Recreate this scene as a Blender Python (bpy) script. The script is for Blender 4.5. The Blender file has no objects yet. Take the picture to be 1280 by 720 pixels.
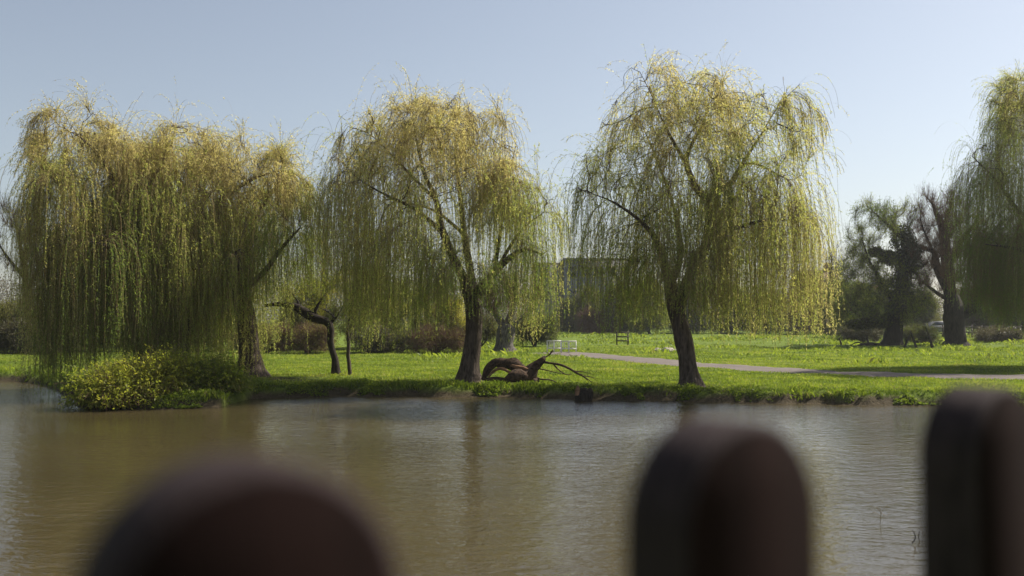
import bpy, math, random
import numpy as np
from mathutils import Vector

random.seed(7)
RNG = np.random.default_rng(11)
scene = bpy.context.scene
COL = scene.collection
RAD = math.radians

# ---------------------------------------------------------------- camera
CAM = np.array([0.0, 0.0, 2.4])
F = 1244.0
PITCH = math.atan(40.0 / F)
cam_d = bpy.data.cameras.new('camera')
cam = bpy.data.objects.new('camera', cam_d)
COL.objects.link(cam)
cam.location = CAM
cam.rotation_euler = (math.pi / 2 + PITCH, 0, 0)
cam_d.sensor_width = 36.0
cam_d.lens = 36.0 * F / 1280.0
cam_d.clip_start = 0.05
cam_d.clip_end = 3000
cam_d.dof.use_dof = True
cam_d.dof.focus_distance = 33.0
cam_d.dof.aperture_fstop = 1.8
scene.camera = cam

# ---------------------------------------------------------------- light
SUN_AZ = RAD(60)      # clockwise from +Y (into the picture) towards +X (right)
SUN_EL = RAD(45)
world = bpy.data.worlds.new('World')
scene.world = world
world.use_nodes = True
wn = world.node_tree
bg = wn.nodes['Background']
sky = wn.nodes.new('ShaderNodeTexSky')
sky.sky_type = 'NISHITA'
sky.sun_disc = False
sky.sun_elevation = SUN_EL
sky.sun_rotation = SUN_AZ
sky.air_density = 1.0
sky.dust_density = 1.3
sky.ozone_density = 1.0
hsv = wn.nodes.new('ShaderNodeHueSaturation')
hsv.inputs['Saturation'].default_value = 0.64
wn.links.new(sky.outputs[0], hsv.inputs['Color'])
wn.links.new(hsv.outputs[0], bg.inputs[0])
bg.inputs[1].default_value = 0.075

sun_d = bpy.data.lights.new('sun', 'SUN')
sun_d.energy = 5.0
sun_d.angle = RAD(0.5)
sun_d.color = (1.0, 0.93, 0.82)
sun = bpy.data.objects.new('sun', sun_d)
COL.objects.link(sun)
sdir = Vector((math.sin(SUN_AZ) * math.cos(SUN_EL), math.cos(SUN_AZ) * math.cos(SUN_EL), math.sin(SUN_EL)))
sun.rotation_euler = sdir.to_track_quat('Z', 'Y').to_euler()
sun.location = (40, 40, 40)

scene.view_settings.view_transform = 'Standard'
scene.view_settings.look = 'None'
scene.view_settings.exposure = 0.72
scene.view_settings.gamma = 1.0
scene.view_settings.use_curve_mapping = False
scene.render.engine = 'CYCLES'
cy = scene.cycles
cy.max_bounces = 6
cy.diffuse_bounces = 3
cy.glossy_bounces = 3
cy.transmission_bounces = 4
cy.transparent_max_bounces = 8
cy.volume_bounces = 1
cy.caustics_reflective = False
cy.caustics_refractive = False
cy.use_denoising = True
cy.use_adaptive_sampling = True
cy.adaptive_threshold = 0.012


# ---------------------------------------------------------------- helpers
def P(px, py, Y):
    """photo pixel + distance in metres -> point of the place"""
    u = (px - 640.0) / F
    v = (360.0 - py) / F
    dy = math.cos(PITCH) - v * math.sin(PITCH)
    dz = math.sin(PITCH) + v * math.cos(PITCH)
    t = Y / dy
    return np.array([u * t, Y, CAM[2] + dz * t])


def hash2(ix, iy, seed):
    h = (ix.astype(np.int64) * 374761393 + iy.astype(np.int64) * 668265263 + seed * 1442695041) & 0xFFFFFFFF
    h = ((h ^ (h >> 13)) * 1274126177) & 0xFFFFFFFF
    return ((h ^ (h >> 16)) & 0xFFFF) / 65535.0


def vnoise(x, y, seed=0):
    x = np.asarray(x, float); y = np.asarray(y, float)
    ix = np.floor(x); iy = np.floor(y)
    fx = x - ix; fy = y - iy
    fx = fx * fx * (3 - 2 * fx); fy = fy * fy * (3 - 2 * fy)
    a = hash2(ix, iy, seed); b = hash2(ix + 1, iy, seed)
    c = hash2(ix, iy + 1, seed); d = hash2(ix + 1, iy + 1, seed)
    return (a * (1 - fx) + b * fx) * (1 - fy) + (c * (1 - fx) + d * fx) * fy


def fbm(x, y, seed=0, oct=4):
    s = 0; a = 0.5; t = 0
    for o in range(oct):
        s = s + a * vnoise(np.asarray(x) * 2 ** o, np.asarray(y) * 2 ** o, seed + o * 17)
        t += a; a *= 0.5
    return s / t


def smooth(e0, e1, x):
    t = np.clip((x - e0) / (e1 - e0), 0, 1)
    return t * t * (3 - 2 * t)


def mesh_np(name, verts, faces, mats, parent=None, attr=None, midx=None, smooth_shade=False, link=True):
    """faces: list of (n,k) arrays; attr: dict name-> per vertex floats"""
    me = bpy.data.meshes.new(name)
    verts = np.asarray(verts, np.float32)
    me.vertices.add(len(verts))
    me.vertices.foreach_set('co', verts.ravel())
    if not isinstance(faces, (list, tuple)):
        faces = [faces]
    faces = [np.asarray(f, np.int32) for f in faces if len(f)]
    tot = np.concatenate([np.full(len(f), f.shape[1], np.int32) for f in faces])
    idx = np.concatenate([f.ravel() for f in faces])
    start = np.concatenate([[0], np.cumsum(tot)[:-1]]).astype(np.int32)
    me.loops.add(len(idx))
    me.loops.foreach_set('vertex_index', idx)
    me.polygons.add(len(tot))
    me.polygons.foreach_set('loop_start', start)
    me.polygons.foreach_set('loop_total', tot)
    if midx is not None:
        me.polygons.foreach_set('material_index', np.asarray(midx, np.int32))
    if smooth_shade:
        me.polygons.foreach_set('use_smooth', np.ones(len(tot), bool))
    if attr:
        for k, a in attr.items():
            at = me.attributes.new(k, 'FLOAT', 'POINT')
            at.data.foreach_set('value', np.asarray(a, np.float32))
    me.update(calc_edges=True)
    if not isinstance(mats, (list, tuple)):
        mats = [mats]
    for m in mats:
        me.materials.append(m)
    o = bpy.data.objects.new(name, me)
    COL.objects.link(o)
    if parent is not None:
        o.parent = parent
        o.matrix_parent_inverse = parent.matrix_basis.inverted()
    return o


def tag(o, label=None, cat=None, group=None, kind=None):
    if label: o['label'] = label
    if cat: o['category'] = cat
    if group: o['group'] = group
    if kind: o['kind'] = kind
    return o


def thing(name, loc, label, cat, group=None):
    o = bpy.data.objects.new(name, None)
    o.location = tuple(float(a) for a in loc)
    o.empty_display_size = 0.3
    COL.objects.link(o)
    return tag(o, label, cat, group)


# ---------------------------------------------------------------- materials
def new_mat(name):
    m = bpy.data.materials.new(name)
    m.use_nodes = True
    nt = m.node_tree
    for n in list(nt.nodes):
        nt.nodes.remove(n)
    out = nt.nodes.new('ShaderNodeOutputMaterial')
    return m, nt, out


def N(nt, kind, **kw):
    n = nt.nodes.new(kind)
    for k, v in kw.items():
        if hasattr(n, k):
            setattr(n, k, v)
        else:
            n.inputs[k.replace('_', ' ')].default_value = v
    return n


def ramp(nt, fac, stops):
    r = nt.nodes.new('ShaderNodeValToRGB')
    el = r.color_ramp.elements
    while len(el) < len(stops):
        el.new(0.5)
    for e, (p, c) in zip(el, stops):
        e.position = p
        e.color = (c[0], c[1], c[2], 1)
    nt.links.new(fac, r.inputs[0])
    return r.outputs[0]


def coords(nt, scale=(1, 1, 1)):
    g = nt.nodes.new('ShaderNodeNewGeometry')
    mp = nt.nodes.new('ShaderNodeMapping')
    mp.inputs['Scale'].default_value = scale
    nt.links.new(g.outputs['Position'], mp.inputs[0])
    return mp.outputs[0]


def noise(nt, vec, scale, detail=4, rough=0.55, out='Fac', dist=0.0):
    n = nt.nodes.new('ShaderNodeTexNoise')
    n.inputs['Scale'].default_value = scale
    n.inputs['Detail'].default_value = detail
    n.inputs['Roughness'].default_value = rough
    n.inputs['Distortion'].default_value = dist
    nt.links.new(vec, n.inputs['Vector'])
    return n.outputs[out]


def mixc(nt, fac, a, b, mode='MIX'):
    m = nt.nodes.new('ShaderNodeMix')
    m.data_type = 'RGBA'
    m.blend_type = mode
    for s, v in ((0, fac), (6, a), (7, b)):
        if hasattr(v, 'is_output') or isinstance(v, bpy.types.NodeSocket):
            nt.links.new(v, m.inputs[s])
        else:
            m.inputs[s].default_value = v if s == 0 else (v[0], v[1], v[2], 1)
    return m.outputs[2]


def bump(nt, height, strength=0.5, dist=0.02, normal=None):
    b = nt.nodes.new('ShaderNodeBump')
    b.inputs['Strength'].default_value = strength
    b.inputs['Distance'].default_value = dist
    nt.links.new(height, b.inputs['Height'])
    if normal is not None:
        nt.links.new(normal, b.inputs['Normal'])
    return b.outputs[0]


def bsdf(nt, out, color=None, rough=0.8, normal=None, spec=0.3):
    p = nt.nodes.new('ShaderNodeBsdfPrincipled')
    p.inputs['Roughness'].default_value = rough
    p.inputs['Specular IOR Level'].default_value = spec
    if color is not None:
        if isinstance(color, bpy.types.NodeSocket):
            nt.links.new(color, p.inputs['Base Color'])
        else:
            p.inputs['Base Color'].default_value = (*color, 1)
    if normal is not None:
        nt.links.new(normal, p.inputs['Normal'])
    nt.links.new(p.outputs[0], out.inputs[0])
    return p


def leaf_mat(name, stops, transl=0.45, rough=0.55):
    m, nt, out = new_mat(name)
    a = nt.nodes.new('ShaderNodeAttribute'); a.attribute_name = 'tint'
    c = ramp(nt, a.outputs['Fac'], stops)
    d = nt.nodes.new('ShaderNodeBsdfPrincipled')
    d.inputs['Roughness'].default_value = rough
    d.inputs['Specular IOR Level'].default_value = 0.25
    nt.links.new(c, d.inputs['Base Color'])
    t = nt.nodes.new('ShaderNodeBsdfTranslucent')
    br = mixc(nt, 1.0, c, (2.1, 2.1, 1.4), 'MULTIPLY')
    nt.links.new(br, t.inputs[0])
    mx = nt.nodes.new('ShaderNodeMixShader')
    mx.inputs[0].default_value = transl
    nt.links.new(d.outputs[0], mx.inputs[1])
    nt.links.new(t.outputs[0], mx.inputs[2])
    nt.links.new(mx.outputs[0], out.inputs[0])
    return m


def bark_mat(name, dark, light, scale=(9, 9, 1.6), bd=0.05):
    m, nt, out = new_mat(name)
    v = coords(nt, scale)
    n1 = noise(nt, v, 1.6, 6, 0.65, dist=0.6)
    v2 = coords(nt, (1, 1, 1))
    n2 = noise(nt, v2, 1.3, 3, 0.5)
    c = ramp(nt, n1, [(0.36, dark), (0.62, light)])
    c2 = mixc(nt, n2, c, mixc(nt, 0.5, c, (dark[0] * 1.2, dark[1] * 1.5, dark[2] * 0.9)))
    bsdf(nt, out, c2, 0.9, bump(nt, n1, 1.0, bd), 0.2)
    return m


M_BARK = bark_mat('willow_bark', (0.022, 0.015, 0.012), (0.15, 0.112, 0.092))
M_BARK_D = bark_mat('dark_bark', (0.012, 0.009, 0.007), (0.06, 0.046, 0.036))
M_BARK_G = bark_mat('grey_bark', (0.035, 0.03, 0.027), (0.2, 0.175, 0.155))
M_TWIG_Y = bark_mat('golden_twig', (0.16, 0.11, 0.05), (0.28, 0.20, 0.10), (5, 5, 5), 0.0)
M_TWIG_B = bark_mat('brown_twig', (0.045, 0.032, 0.024), (0.11, 0.08, 0.06), (5, 5, 5), 0.0)
M_TWIG_R = bark_mat('reddish_twig', (0.11, 0.055, 0.042), (0.2, 0.11, 0.08), (5, 5, 5), 0.0)

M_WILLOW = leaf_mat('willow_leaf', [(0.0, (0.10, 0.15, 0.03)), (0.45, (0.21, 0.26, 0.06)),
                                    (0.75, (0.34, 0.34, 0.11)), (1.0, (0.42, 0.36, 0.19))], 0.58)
M_OLIVE = leaf_mat('olive_leaf', [(0.0, (0.035, 0.052, 0.012)), (0.5, (0.09, 0.105, 0.025)), (1.0, (0.18, 0.165, 0.045))], 0.42)
M_YGREEN = leaf_mat('yellow_green_leaf', [(0.0, (0.08, 0.12, 0.015)), (0.5, (0.19, 0.21, 0.028)), (1.0, (0.30, 0.27, 0.05))], 0.55)
M_IVY = leaf_mat('ivy_leaf', [(0.0, (0.03, 0.035, 0.014)), (0.6, (0.055, 0.06, 0.024)), (1.0, (0.10, 0.085, 0.05))], 0.3, 0.45)
M_GRASS = leaf_mat('grass_blade', [(0.0, (0.05, 0.08, 0.007)), (0.5, (0.155, 0.205, 0.022)), (0.85, (0.25, 0.285, 0.04)),
                                   (1.0, (0.24, 0.22, 0.09))], 0.4)


# ---------------------------------------------------------------- terrain
SHORE_PX = [(-900, 462), (-300, 470), (0, 476), (60, 480), (88, 494), (108, 508), (200, 511), (282, 508), (305, 498), (450, 495),
            (600, 496), (730, 499), (850, 501), (1000, 505), (1160, 507), (1400, 512), (1900, 522)]
_sx, _sy = [], []
for a, b in SHORE_PX:
    Y = 2.4 * F / (b - 400.0)
    _sx.append((a - 640) / F * Y); _sy.append(Y)
_sx = np.array(_sx); _sy = np.array(_sy)


def shore(x):
    x = np.asarray(x, float)
    return np.interp(x, _sx, _sy) + (fbm(x * 0.9, x * 0 + 3.3, 5, 4) - 0.5) * 1.1


def H(x, y):
    x = np.asarray(x, float); y = np.asarray(y, float)
    s = y - shore(x)
    bank = 0.29 * smooth(-0.1, 0.5, s + (fbm(x * 1.7, y * 1.7, 9, 3) - 0.5) * 0.6) + 0.13 * smooth(0.6, 6, s)
    far = 0.42 * smooth(0, 1, np.clip((y - 36) / 76, 0, 1)) + 0.004 * np.clip(y - 130, 0, 250)
    bumps = (fbm(x * 0.55, y * 0.55, 21, 4) - 0.5) * 0.16 * smooth(0.2, 3, s)
    edge = (fbm(x * 2.2, y * 2.2, 31, 3) - 0.5) * 0.26 * smooth(-0.2, 0.2, s) * (1 - smooth(1.2, 3.5, s))
    rough = (fbm(x * 0.28, y * 0.28, 51, 4) - 0.5) * 0.5 * smooth(58, 75, y) * smooth(-2, 10, x)
    z_far = bank + far + bumps + edge + rough
    basin = np.maximum(-1.3, 0.4 * (s + 0.1))
    z = np.where(s > -0.1, z_far, basin)
    # near bank, where the photographer stands
    near = 0.92 - 0.0 * x
    t = smooth(3.2, 5.2, y + (vnoise(x * 0.7, y * 0.7, 3) - 0.5) * 0.8)
    z = np.where(y < 15, near * (1 - t) + np.minimum(z, -1.0) * t, z)
    # the ends of the pond, far outside the picture
    e = smooth(46, 52, np.abs(x))
    z = z * (1 - e) + np.maximum(z, 0.45) * e
    return z


def hz(x, y):
    return float(H(np.array([x]), np.array([y]))[0])


def axis(parts):
    out = []
    for a, b, st in parts:
        out.append(np.arange(a, b, st))
    return np.concatenate(out)


gx = axis([(-520, -60, 20), (-60, -26, 1.0), (-26, 26, 0.16), (26, 60, 1.0), (60, 521, 20)])
gy = axis([(-60, 0, 6), (0, 6, 0.4), (6, 25, 1.6), (25, 41, 0.11), (41, 62, 0.28), (62, 125, 0.8), (125, 700, 25)])
GX, GY = np.meshgrid(gx, gy)
GZ = H(GX, GY)
nx, ny = len(gx), len(gy)
vid = np.arange(nx * ny).reshape(ny, nx)
quads = np.stack([vid[:-1, :-1], vid[:-1, 1:], vid[1:, 1:], vid[1:, :-1]], -1).reshape(-1, 4)
S = GY - shore(GX)

# the gravel path: a polyline over the field
PATH = [P(px, py, Y)[:2] for px, py, Y in
        [(684, 440.5, 57), (700, 440.5, 56), (720, 441, 55), (790, 446, 49.5), (860, 453, 44), (960, 461, 39.6), (1060, 467, 36.8),
         (1160, 471, 35.2), (1300, 476, 34)]]
PATH = [tuple(p) for p in PATH] + [(30, 32), (60, 28)]


def catmull(pts, n=12):
    pts = [np.asarray(p, float) for p in pts]
    ext = [2 * pts[0] - pts[1]] + pts + [2 * pts[-1] - pts[-2]]
    out = []
    for i in range(1, len(ext) - 2):
        p0, p1, p2, p3 = ext[i - 1:i + 3]
        for k in range(n):
            t = k / n
            out.append(0.5 * ((2 * p1) + (-p0 + p2) * t + (2 * p0 - 5 * p1 + 4 * p2 - p3) * t * t + (-p0 + 3 * p1 - 3 * p2 + p3) * t ** 3))
    out.append(pts[-1])
    return np.array(out)


PC = catmull(PATH, 24)


def path_dist(x, y):
    sh = np.shape(x)
    q = np.stack([np.ravel(x), np.ravel(y)], -1)
    d = np.full(len(q), 1e9)
    near = (q[:, 1] < 70) & (q[:, 1] > 26)
    qq = q[near]
    dd = np.full(len(qq), 1e9)
    for i in range(len(PC)):
        dd = np.minimum(dd, (qq[:, 0] - PC[i, 0]) ** 2 + (qq[:, 1] - PC[i, 1]) ** 2)
    d[near] = np.sqrt(dd)
    return d.reshape(sh)


m, nt, out = new_mat('grassland')
g = nt.nodes.new('ShaderNodeNewGeometry')
sep = nt.nodes.new('ShaderNodeSeparateXYZ'); nt.links.new(g.outputs['Position'], sep.inputs[0])
v = coords(nt)
big = noise(nt, v, 0.22, 3, 0.5)
mid = noise(nt, v, 1.5, 5, 0.65)
fine = noise(nt, v, 14, 4, 0.7)
grass_c = ramp(nt, mid, [(0.25, (0.05, 0.075, 0.009)), (0.5, (0.11, 0.155, 0.013)), (0.75, (0.16, 0.19, 0.022))])
grass_c = mixc(nt, ramp(nt, big, [(0.4, (0, 0, 0)), (0.65, (0.5, 0.5, 0.5))]), grass_c, (0.12, 0.175, 0.02))
grass_c = mixc(nt, 0.35, grass_c, ramp(nt, fine, [(0.3, (0.03, 0.05, 0.006)), (0.7, (0.18, 0.25, 0.04))]))
earth_c = ramp(nt, fine, [(0.3, (0.028, 0.02, 0.013)), (0.7, (0.09, 0.066, 0.045))])
at = nt.nodes.new('ShaderNodeAttribute'); at.attribute_name = 'earth'
c = mixc(nt, at.outputs['Fac'], grass_c, earth_c)
bsdf(nt, out, c, 0.95, bump(nt, fine, 1.0, 0.05, bump(nt, mid, 0.8, 0.12)), 0.1)
M_GROUND = m

bare = fbm(GX * 1.1, GY * 1.1, 77, 4)
earth = (1 - smooth(0.14, 0.36, GZ + (bare - 0.5) * 0.3)) * 0.95
# trampled, leaf-littered soil under the left willow and beside the trunks
for (cx, cy_, r) in ((P(330, 470, 34)[0], 34.2, 2.4), (P(200, 470, 33)[0], 32.5, 4.0), (P(640, 474, 33)[0], 33.0, 1.3),
                     (P(863, 478, 31)[0], 31, 0.9), (P(587, 470, 34)[0], 34, 0.9)):
    d = np.hypot(GX - cx, (GY - cy_) * 1.4)
    earth = np.maximum(earth, (1 - smooth(r * 0.3, r, d + (bare - 0.5) * 2.2)) * 0.75)
ground = mesh_np('ground', np.stack([GX, GY, GZ], -1).reshape(-1, 3), quads, M_GROUND, attr={'earth': earth.ravel()}, smooth_shade=True)
tag(ground, kind='structure')

# path sheet
d = np.gradient(PC, axis=0)
d /= np.linalg.norm(d, axis=1)[:, None]
nrm = np.stack([-d[:, 1], d[:, 0]], -1)
W = 11
pv = []
for k in range(W):
    f = (k / (W - 1) - 0.5) * 2
    w = 1.35 + (vnoise(np.arange(len(PC)) * 0.7, np.full(len(PC), k * 0.0 + (f > 0) * 9.0), 4) - 0.5) * 0.5
    q = PC + nrm * (f * w)[:, None]
    zz = H(q[:, 0], q[:, 1])
    zz = np.maximum(zz, H(q[:, 0], q[:, 1] + 0.3))
    pv.append(np.stack([q[:, 0], q[:, 1], zz + (0.05 - 0.055 * f ** 4)], -1))
pv = np.stack(pv, 1).reshape(-1, 3)
vi = np.arange(len(PC) * W).reshape(len(PC), W)
pq = np.stack([vi[:-1, :-1], vi[1:, :-1], vi[1:, 1:], vi[:-1, 1:]], -1).reshape(-1, 4)[:, ::-1]
m, nt, out = new_mat('gravel')
v = coords(nt)
f1 = noise(nt, v, 22, 5, 0.7); f2 = noise(nt, v, 0.8, 3, 0.5)
c = mixc(nt, 0.5, ramp(nt, f1, [(0.3, (0.11, 0.092, 0.082)), (0.7, (0.21, 0.18, 0.162))]), ramp(nt, f2, [(0.3, (0.12, 0.102, 0.09)), (0.7, (0.19, 0.163, 0.146))]))
bsdf(nt, out, c, 0.95, bump(nt, f1, 0.6, 0.02), 0.1)
tag(mesh_np('path', pv, pq, m, smooth_shade=True), kind='structure')

# water
m, nt, out = new_mat('pond_water')
geo = nt.nodes.new('ShaderNodeNewGeometry')
sep = nt.nodes.new('ShaderNodeSeparateXYZ'); nt.links.new(geo.outputs['Position'], sep.inputs[0])
v1 = coords(nt, (1.0, 1.7, 1))
r1 = noise(nt, v1, 2.4, 4, 0.6, dist=0.3)
r2 = noise(nt, coords(nt, (1.0, 1.5, 1)), 6.5, 2, 0.5)
patch = noise(nt, coords(nt, (0.08, 0.2, 1)), 1.0, 2, 0.5)
hsum = nt.nodes.new('ShaderNodeMath'); hsum.operation = 'MULTIPLY_ADD'
nt.links.new(r2, hsum.inputs[0]); hsum.inputs[1].default_value = 0.4; nt.links.new(r1, hsum.inputs[2])
b = nt.nodes.new('ShaderNodeBump')
b.inputs['Distance'].default_value = 0.058
nt.links.new(hsum.outputs[0], b.inputs['Height'])
# breeze: the strip under the far bank and drifting patches are more ruffled
mr = nt.nodes.new('ShaderNodeMapRange'); mr.interpolation_type = 'SMOOTHSTEP'
nt.links.new(sep.outputs['Y'], mr.inputs[0]); mr.inputs[1].default_value = 22.0; mr.inputs[2].default_value = 26.5
mr.inputs[3].default_value = 0.0; mr.inputs[4].default_value = 0.45
mp = nt.nodes.new('ShaderNodeMapRange'); mp.interpolation_type = 'SMOOTHSTEP'
nt.links.new(patch, mp.inputs[0]); mp.inputs[1].default_value = 0.35; mp.inputs[2].default_value = 0.7
mp.inputs[3].default_value = 0.3; mp.inputs[4].default_value = 0.55
mc = nt.nodes.new('ShaderNodeMapRange'); mc.interpolation_type = 'SMOOTHSTEP'
nt.links.new(sep.outputs['X'], mc.inputs[0]); mc.inputs[1].default_value = -13.0; mc.inputs[2].default_value = -7.0
mc.inputs[3].default_value = 0.5; mc.inputs[4].default_value = 1.0
ad = nt.nodes.new('ShaderNodeMath'); ad.operation = 'ADD'
nt.links.new(mr.outputs[0], ad.inputs[0]); nt.links.new(mp.outputs[0], ad.inputs[1])
mm = nt.nodes.new('ShaderNodeMath'); mm.operation = 'MULTIPLY'
nt.links.new(ad.outputs[0], mm.inputs[0]); nt.links.new(mc.outputs[0], mm.inputs[1])
nt.links.new(mm.outputs[0], b.inputs['Strength'])
murk = ramp(nt, noise(nt, coords(nt, (0.15, 0.3, 1)), 1.0, 3, 0.5), [(0.3, (0.05, 0.039, 0.018)), (0.7, (0.066, 0.051, 0.024))])
p = bsdf(nt, out, murk, 0.06, b.outputs[0], 0.5)
p.inputs['IOR'].default_value = 1.33
wq = np.array([[-54, 2.0, 0], [54, 2.0, 0], [54, 60, 0], [-54, 60, 0]], float)
water = mesh_np('water', wq, np.array([[0, 1, 2, 3]]), m)
tag(water, kind='structure')
M_WATER = m


# ---------------------------------------------------------------- trees
def colonize(nodes, parent, attr, step=0.32, kill=0.5, iters=90, up=0.0, jitter=0.12, maxd=None):
    nodes = [np.asarray(n, float) for n in nodes]
    parent = list(parent)
    A = np.asarray(attr, float).copy()
    NP = np.array(nodes)
    D = np.full(len(A), 1e9); I = np.zeros(len(A), int)
    for s in range(0, len(NP), 64):
        dd = np.linalg.norm(A[:, None] - NP[None, s:s + 64], axis=2)
        j = dd.argmin(1); mn = dd[np.arange(len(A)), j]
        up_ = mn < D
        D[up_] = mn[up_]; I[up_] = j[up_] + s
    grown = {}
    for it in range(iters):
        keep = D > kill
        A, D, I = A[keep], D[keep], I[keep]
        if len(A) == 0:
            break
        ids, inv = np.unique(I, return_inverse=True)
        vec = A - np.array([nodes[i] for i in I])
        vec /= np.linalg.norm(vec, axis=1)[:, None] + 1e-9
        sm = np.zeros((len(ids), 3))
        np.add.at(sm, inv, vec)
        new, base = [], len(nodes)
        for k, i in enumerate(ids):
            c_ = grown.get(i, 0)
            if c_ >= 9:
                continue
            grown[i] = c_ + 1
            if c_ >= 2:
                # a node that cannot decide turns straight to its nearest goal
                mine = np.where(inv == k)[0]
                j_ = mine[D[mine].argmin()]
                v = vec[j_] / (np.linalg.norm(vec[j_]) + 1e-9)
                new.append(nodes[i] + v * min(step, D[j_] * .9))
                parent.append(int(i))
                continue
            v = sm[k] / (np.linalg.norm(sm[k]) + 1e-9)
            pd = nodes[i] - nodes[parent[i]] if parent[i] >= 0 else np.array([0, 0, 1.0])
            pd = pd / (np.linalg.norm(pd) + 1e-9)
            v = v + pd * 0.55 + RNG.normal(0, jitter, 3) + np.array([0, 0, up])
            v /= np.linalg.norm(v)
            new.append(nodes[i] + v * step)
            parent.append(int(i))
        if not new:
            break
        nodes.extend(new)
        NN = np.array(new)
        dd = np.linalg.norm(A[:, None] - NN[None], axis=2)
        j = dd.argmin(1); mn = dd[np.arange(len(A)), j]
        u_ = mn < D
        D[u_] = mn[u_]; I[u_] = j[u_] + base
    return np.array(nodes), np.array(parent)


def seed_limbs(limbs, Y, base_step=0.16):
    """limbs: lists of (px, py, depth offset, radius); the first is the trunk"""
    nodes, parent, rad, lid = [], [], [], []
    for li, limb in enumerate(limbs):
        pts = np.array([list(P(a, b, Y + dd)) + [r] for a, b, dd, r in limb])
        c = catmull(pts, 10)
        seg = np.linalg.norm(np.diff(c[:, :3], axis=0), axis=1)
        s = np.concatenate([[0], np.cumsum(seg)])
        n = max(3, int(s[-1] / base_step))
        t = np.linspace(0, s[-1], n)
        c = np.stack([np.interp(t, s, c[:, k]) for k in range(4)], -1)
        if li == 0:
            par = -1
        else:
            arr = np.array(nodes)
            par = int(np.linalg.norm(arr - c[0, :3], axis=1).argmin())
            c = c[1:]
        for q in c:
            nodes.append(q[:3]); parent.append(par); rad.append(max(q[3], 0.006)); lid.append(li)
            par = len(nodes) - 1
    return nodes, parent, rad, lid


def pipe_radii(parent, tip=0.006, ex=2.2, fixed=None, maxr=1.0):
    n = len(parent)
    acc = np.zeros(n)
    ch = np.zeros(n, int)
    for i in range(n):
        if parent[i] >= 0: ch[parent[i]] += 1
    acc[ch == 0] = tip ** ex
    for i in range(n - 1, -1, -1):     # parents always come before children
        acc[i] = max(acc[i], tip ** ex)
        if parent[i] >= 0:
            acc[parent[i]] += acc[i]
    r = np.minimum(acc ** (1 / ex), maxr)
    if fixed is not None:
        k = len(fixed)
        fx = np.array(fixed)
        r[:k] = fx
        # branches never thicker than what carries them
        for i in range(k, n):
            r[i] = min(r[i], r[parent[i]] * 0.8 if i >= k and parent[i] < k else r[parent[i]])
    return r


def tubes(nodes, parent, r, thick=0.035, ks=(10, 4), flare=True, rough=0.12, seed=0):
    n = len(nodes)
    best = {}
    for i in range(n):
        p = parent[i]
        if p >= 0 and (p not in best or r[i] > r[best[p]]):
            best[p] = i
    dirs = np.zeros((n, 3))
    for i in range(n):
        p = parent[i]
        d = nodes[i] - nodes[p] if p >= 0 else np.array([0, 0, 1.0])
        if i in best:
            d2 = nodes[best[i]] - nodes[i]
            d = d / (np.linalg.norm(d) + 1e-9) + d2 / (np.linalg.norm(d2) + 1e-9)
        dirs[i] = d / (np.linalg.norm(d) + 1e-9)
    V, Fq, off = [], [], 0
    for cls in (0, 1):
        K = ks[cls]
        rp, rd, rr = [], [], []
        ring_of = {}
        links = []
        for i in range(n):
            p = parent[i]
            if p < 0: continue
            is_thick = r[i] > thick
            if is_thick != (cls == 0): continue
            if i == best.get(p) and p in ring_of:
                a = ring_of[p]
            else:
                a = len(rp)
                rp.append(nodes[p]); rr.append(min(r[p], r[i] * 1.25)); 
                d = nodes[i] - nodes[p]
                rd.append(dirs[p] if i == best.get(p) else d / (np.linalg.norm(d) + 1e-9))
                if i == best.get(p): ring_of[p] = a
            b_ = len(rp)
            rp.append(nodes[i]); rd.append(dirs[i]); rr.append(r[i])
            ring_of[i] = b_
            links.append((a, b_))
        if not rp: continue
        rp, rd, rr = np.array(rp), np.array(rd), np.array(rr)
        ref = np.array([0.87, 0.49, 0.05])
        u = ref - rd * (rd @ ref)[:, None]
        u /= np.linalg.norm(u, axis=1)[:, None] + 1e-9
        w = np.cross(rd, u)
        ang = np.arange(K) / K * 2 * math.pi
        R = np.repeat(rr[:, None], K, 1)
        if cls == 0 and rough:
            R = R * (1 + rough * (vnoise(ang[None] * 1.9 + rr[:, None] * 0, rp[:, 2:3] * 2.3, seed) - 0.5) * 2
                     + rough * 0.8 * (vnoise(ang[None] * 4.1, rp[:, 2:3] * 1.1 + 5, seed + 3) - 0.5) * 2)
            if flare:
                z0 = nodes[0][2]
                hgt = rp[:, 2:3] - z0
                fl = np.exp(-np.maximum(hgt, 0) / 0.22) * (rr[:, None] > 0.12)
                R = R * (1 + fl * (0.45 + 0.5 * (vnoise(ang[None] * 1.3, hgt * 0 + 2, seed + 9) - 0.3)))
        vv = rp[:, None] + u[:, None] * (np.cos(ang)[None, :, None] * R[..., None]) + w[:, None] * (np.sin(ang)[None, :, None] * R[..., None])
        links = np.array(links)
        ka = np.arange(K); kb = (ka + 1) % K
        q = np.stack([links[:, 0:1] * K + ka, links[:, 0:1] * K + kb, links[:, 1:2] * K + kb, links[:, 1:2] * K + ka], -1).reshape(-1, 4)
        V.append(vv.reshape(-1, 3)); Fq.append(q + off)
        off += len(rp) * K
    # caps on the ends of thick limbs
    return np.concatenate(V), np.concatenate(Fq)


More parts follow.
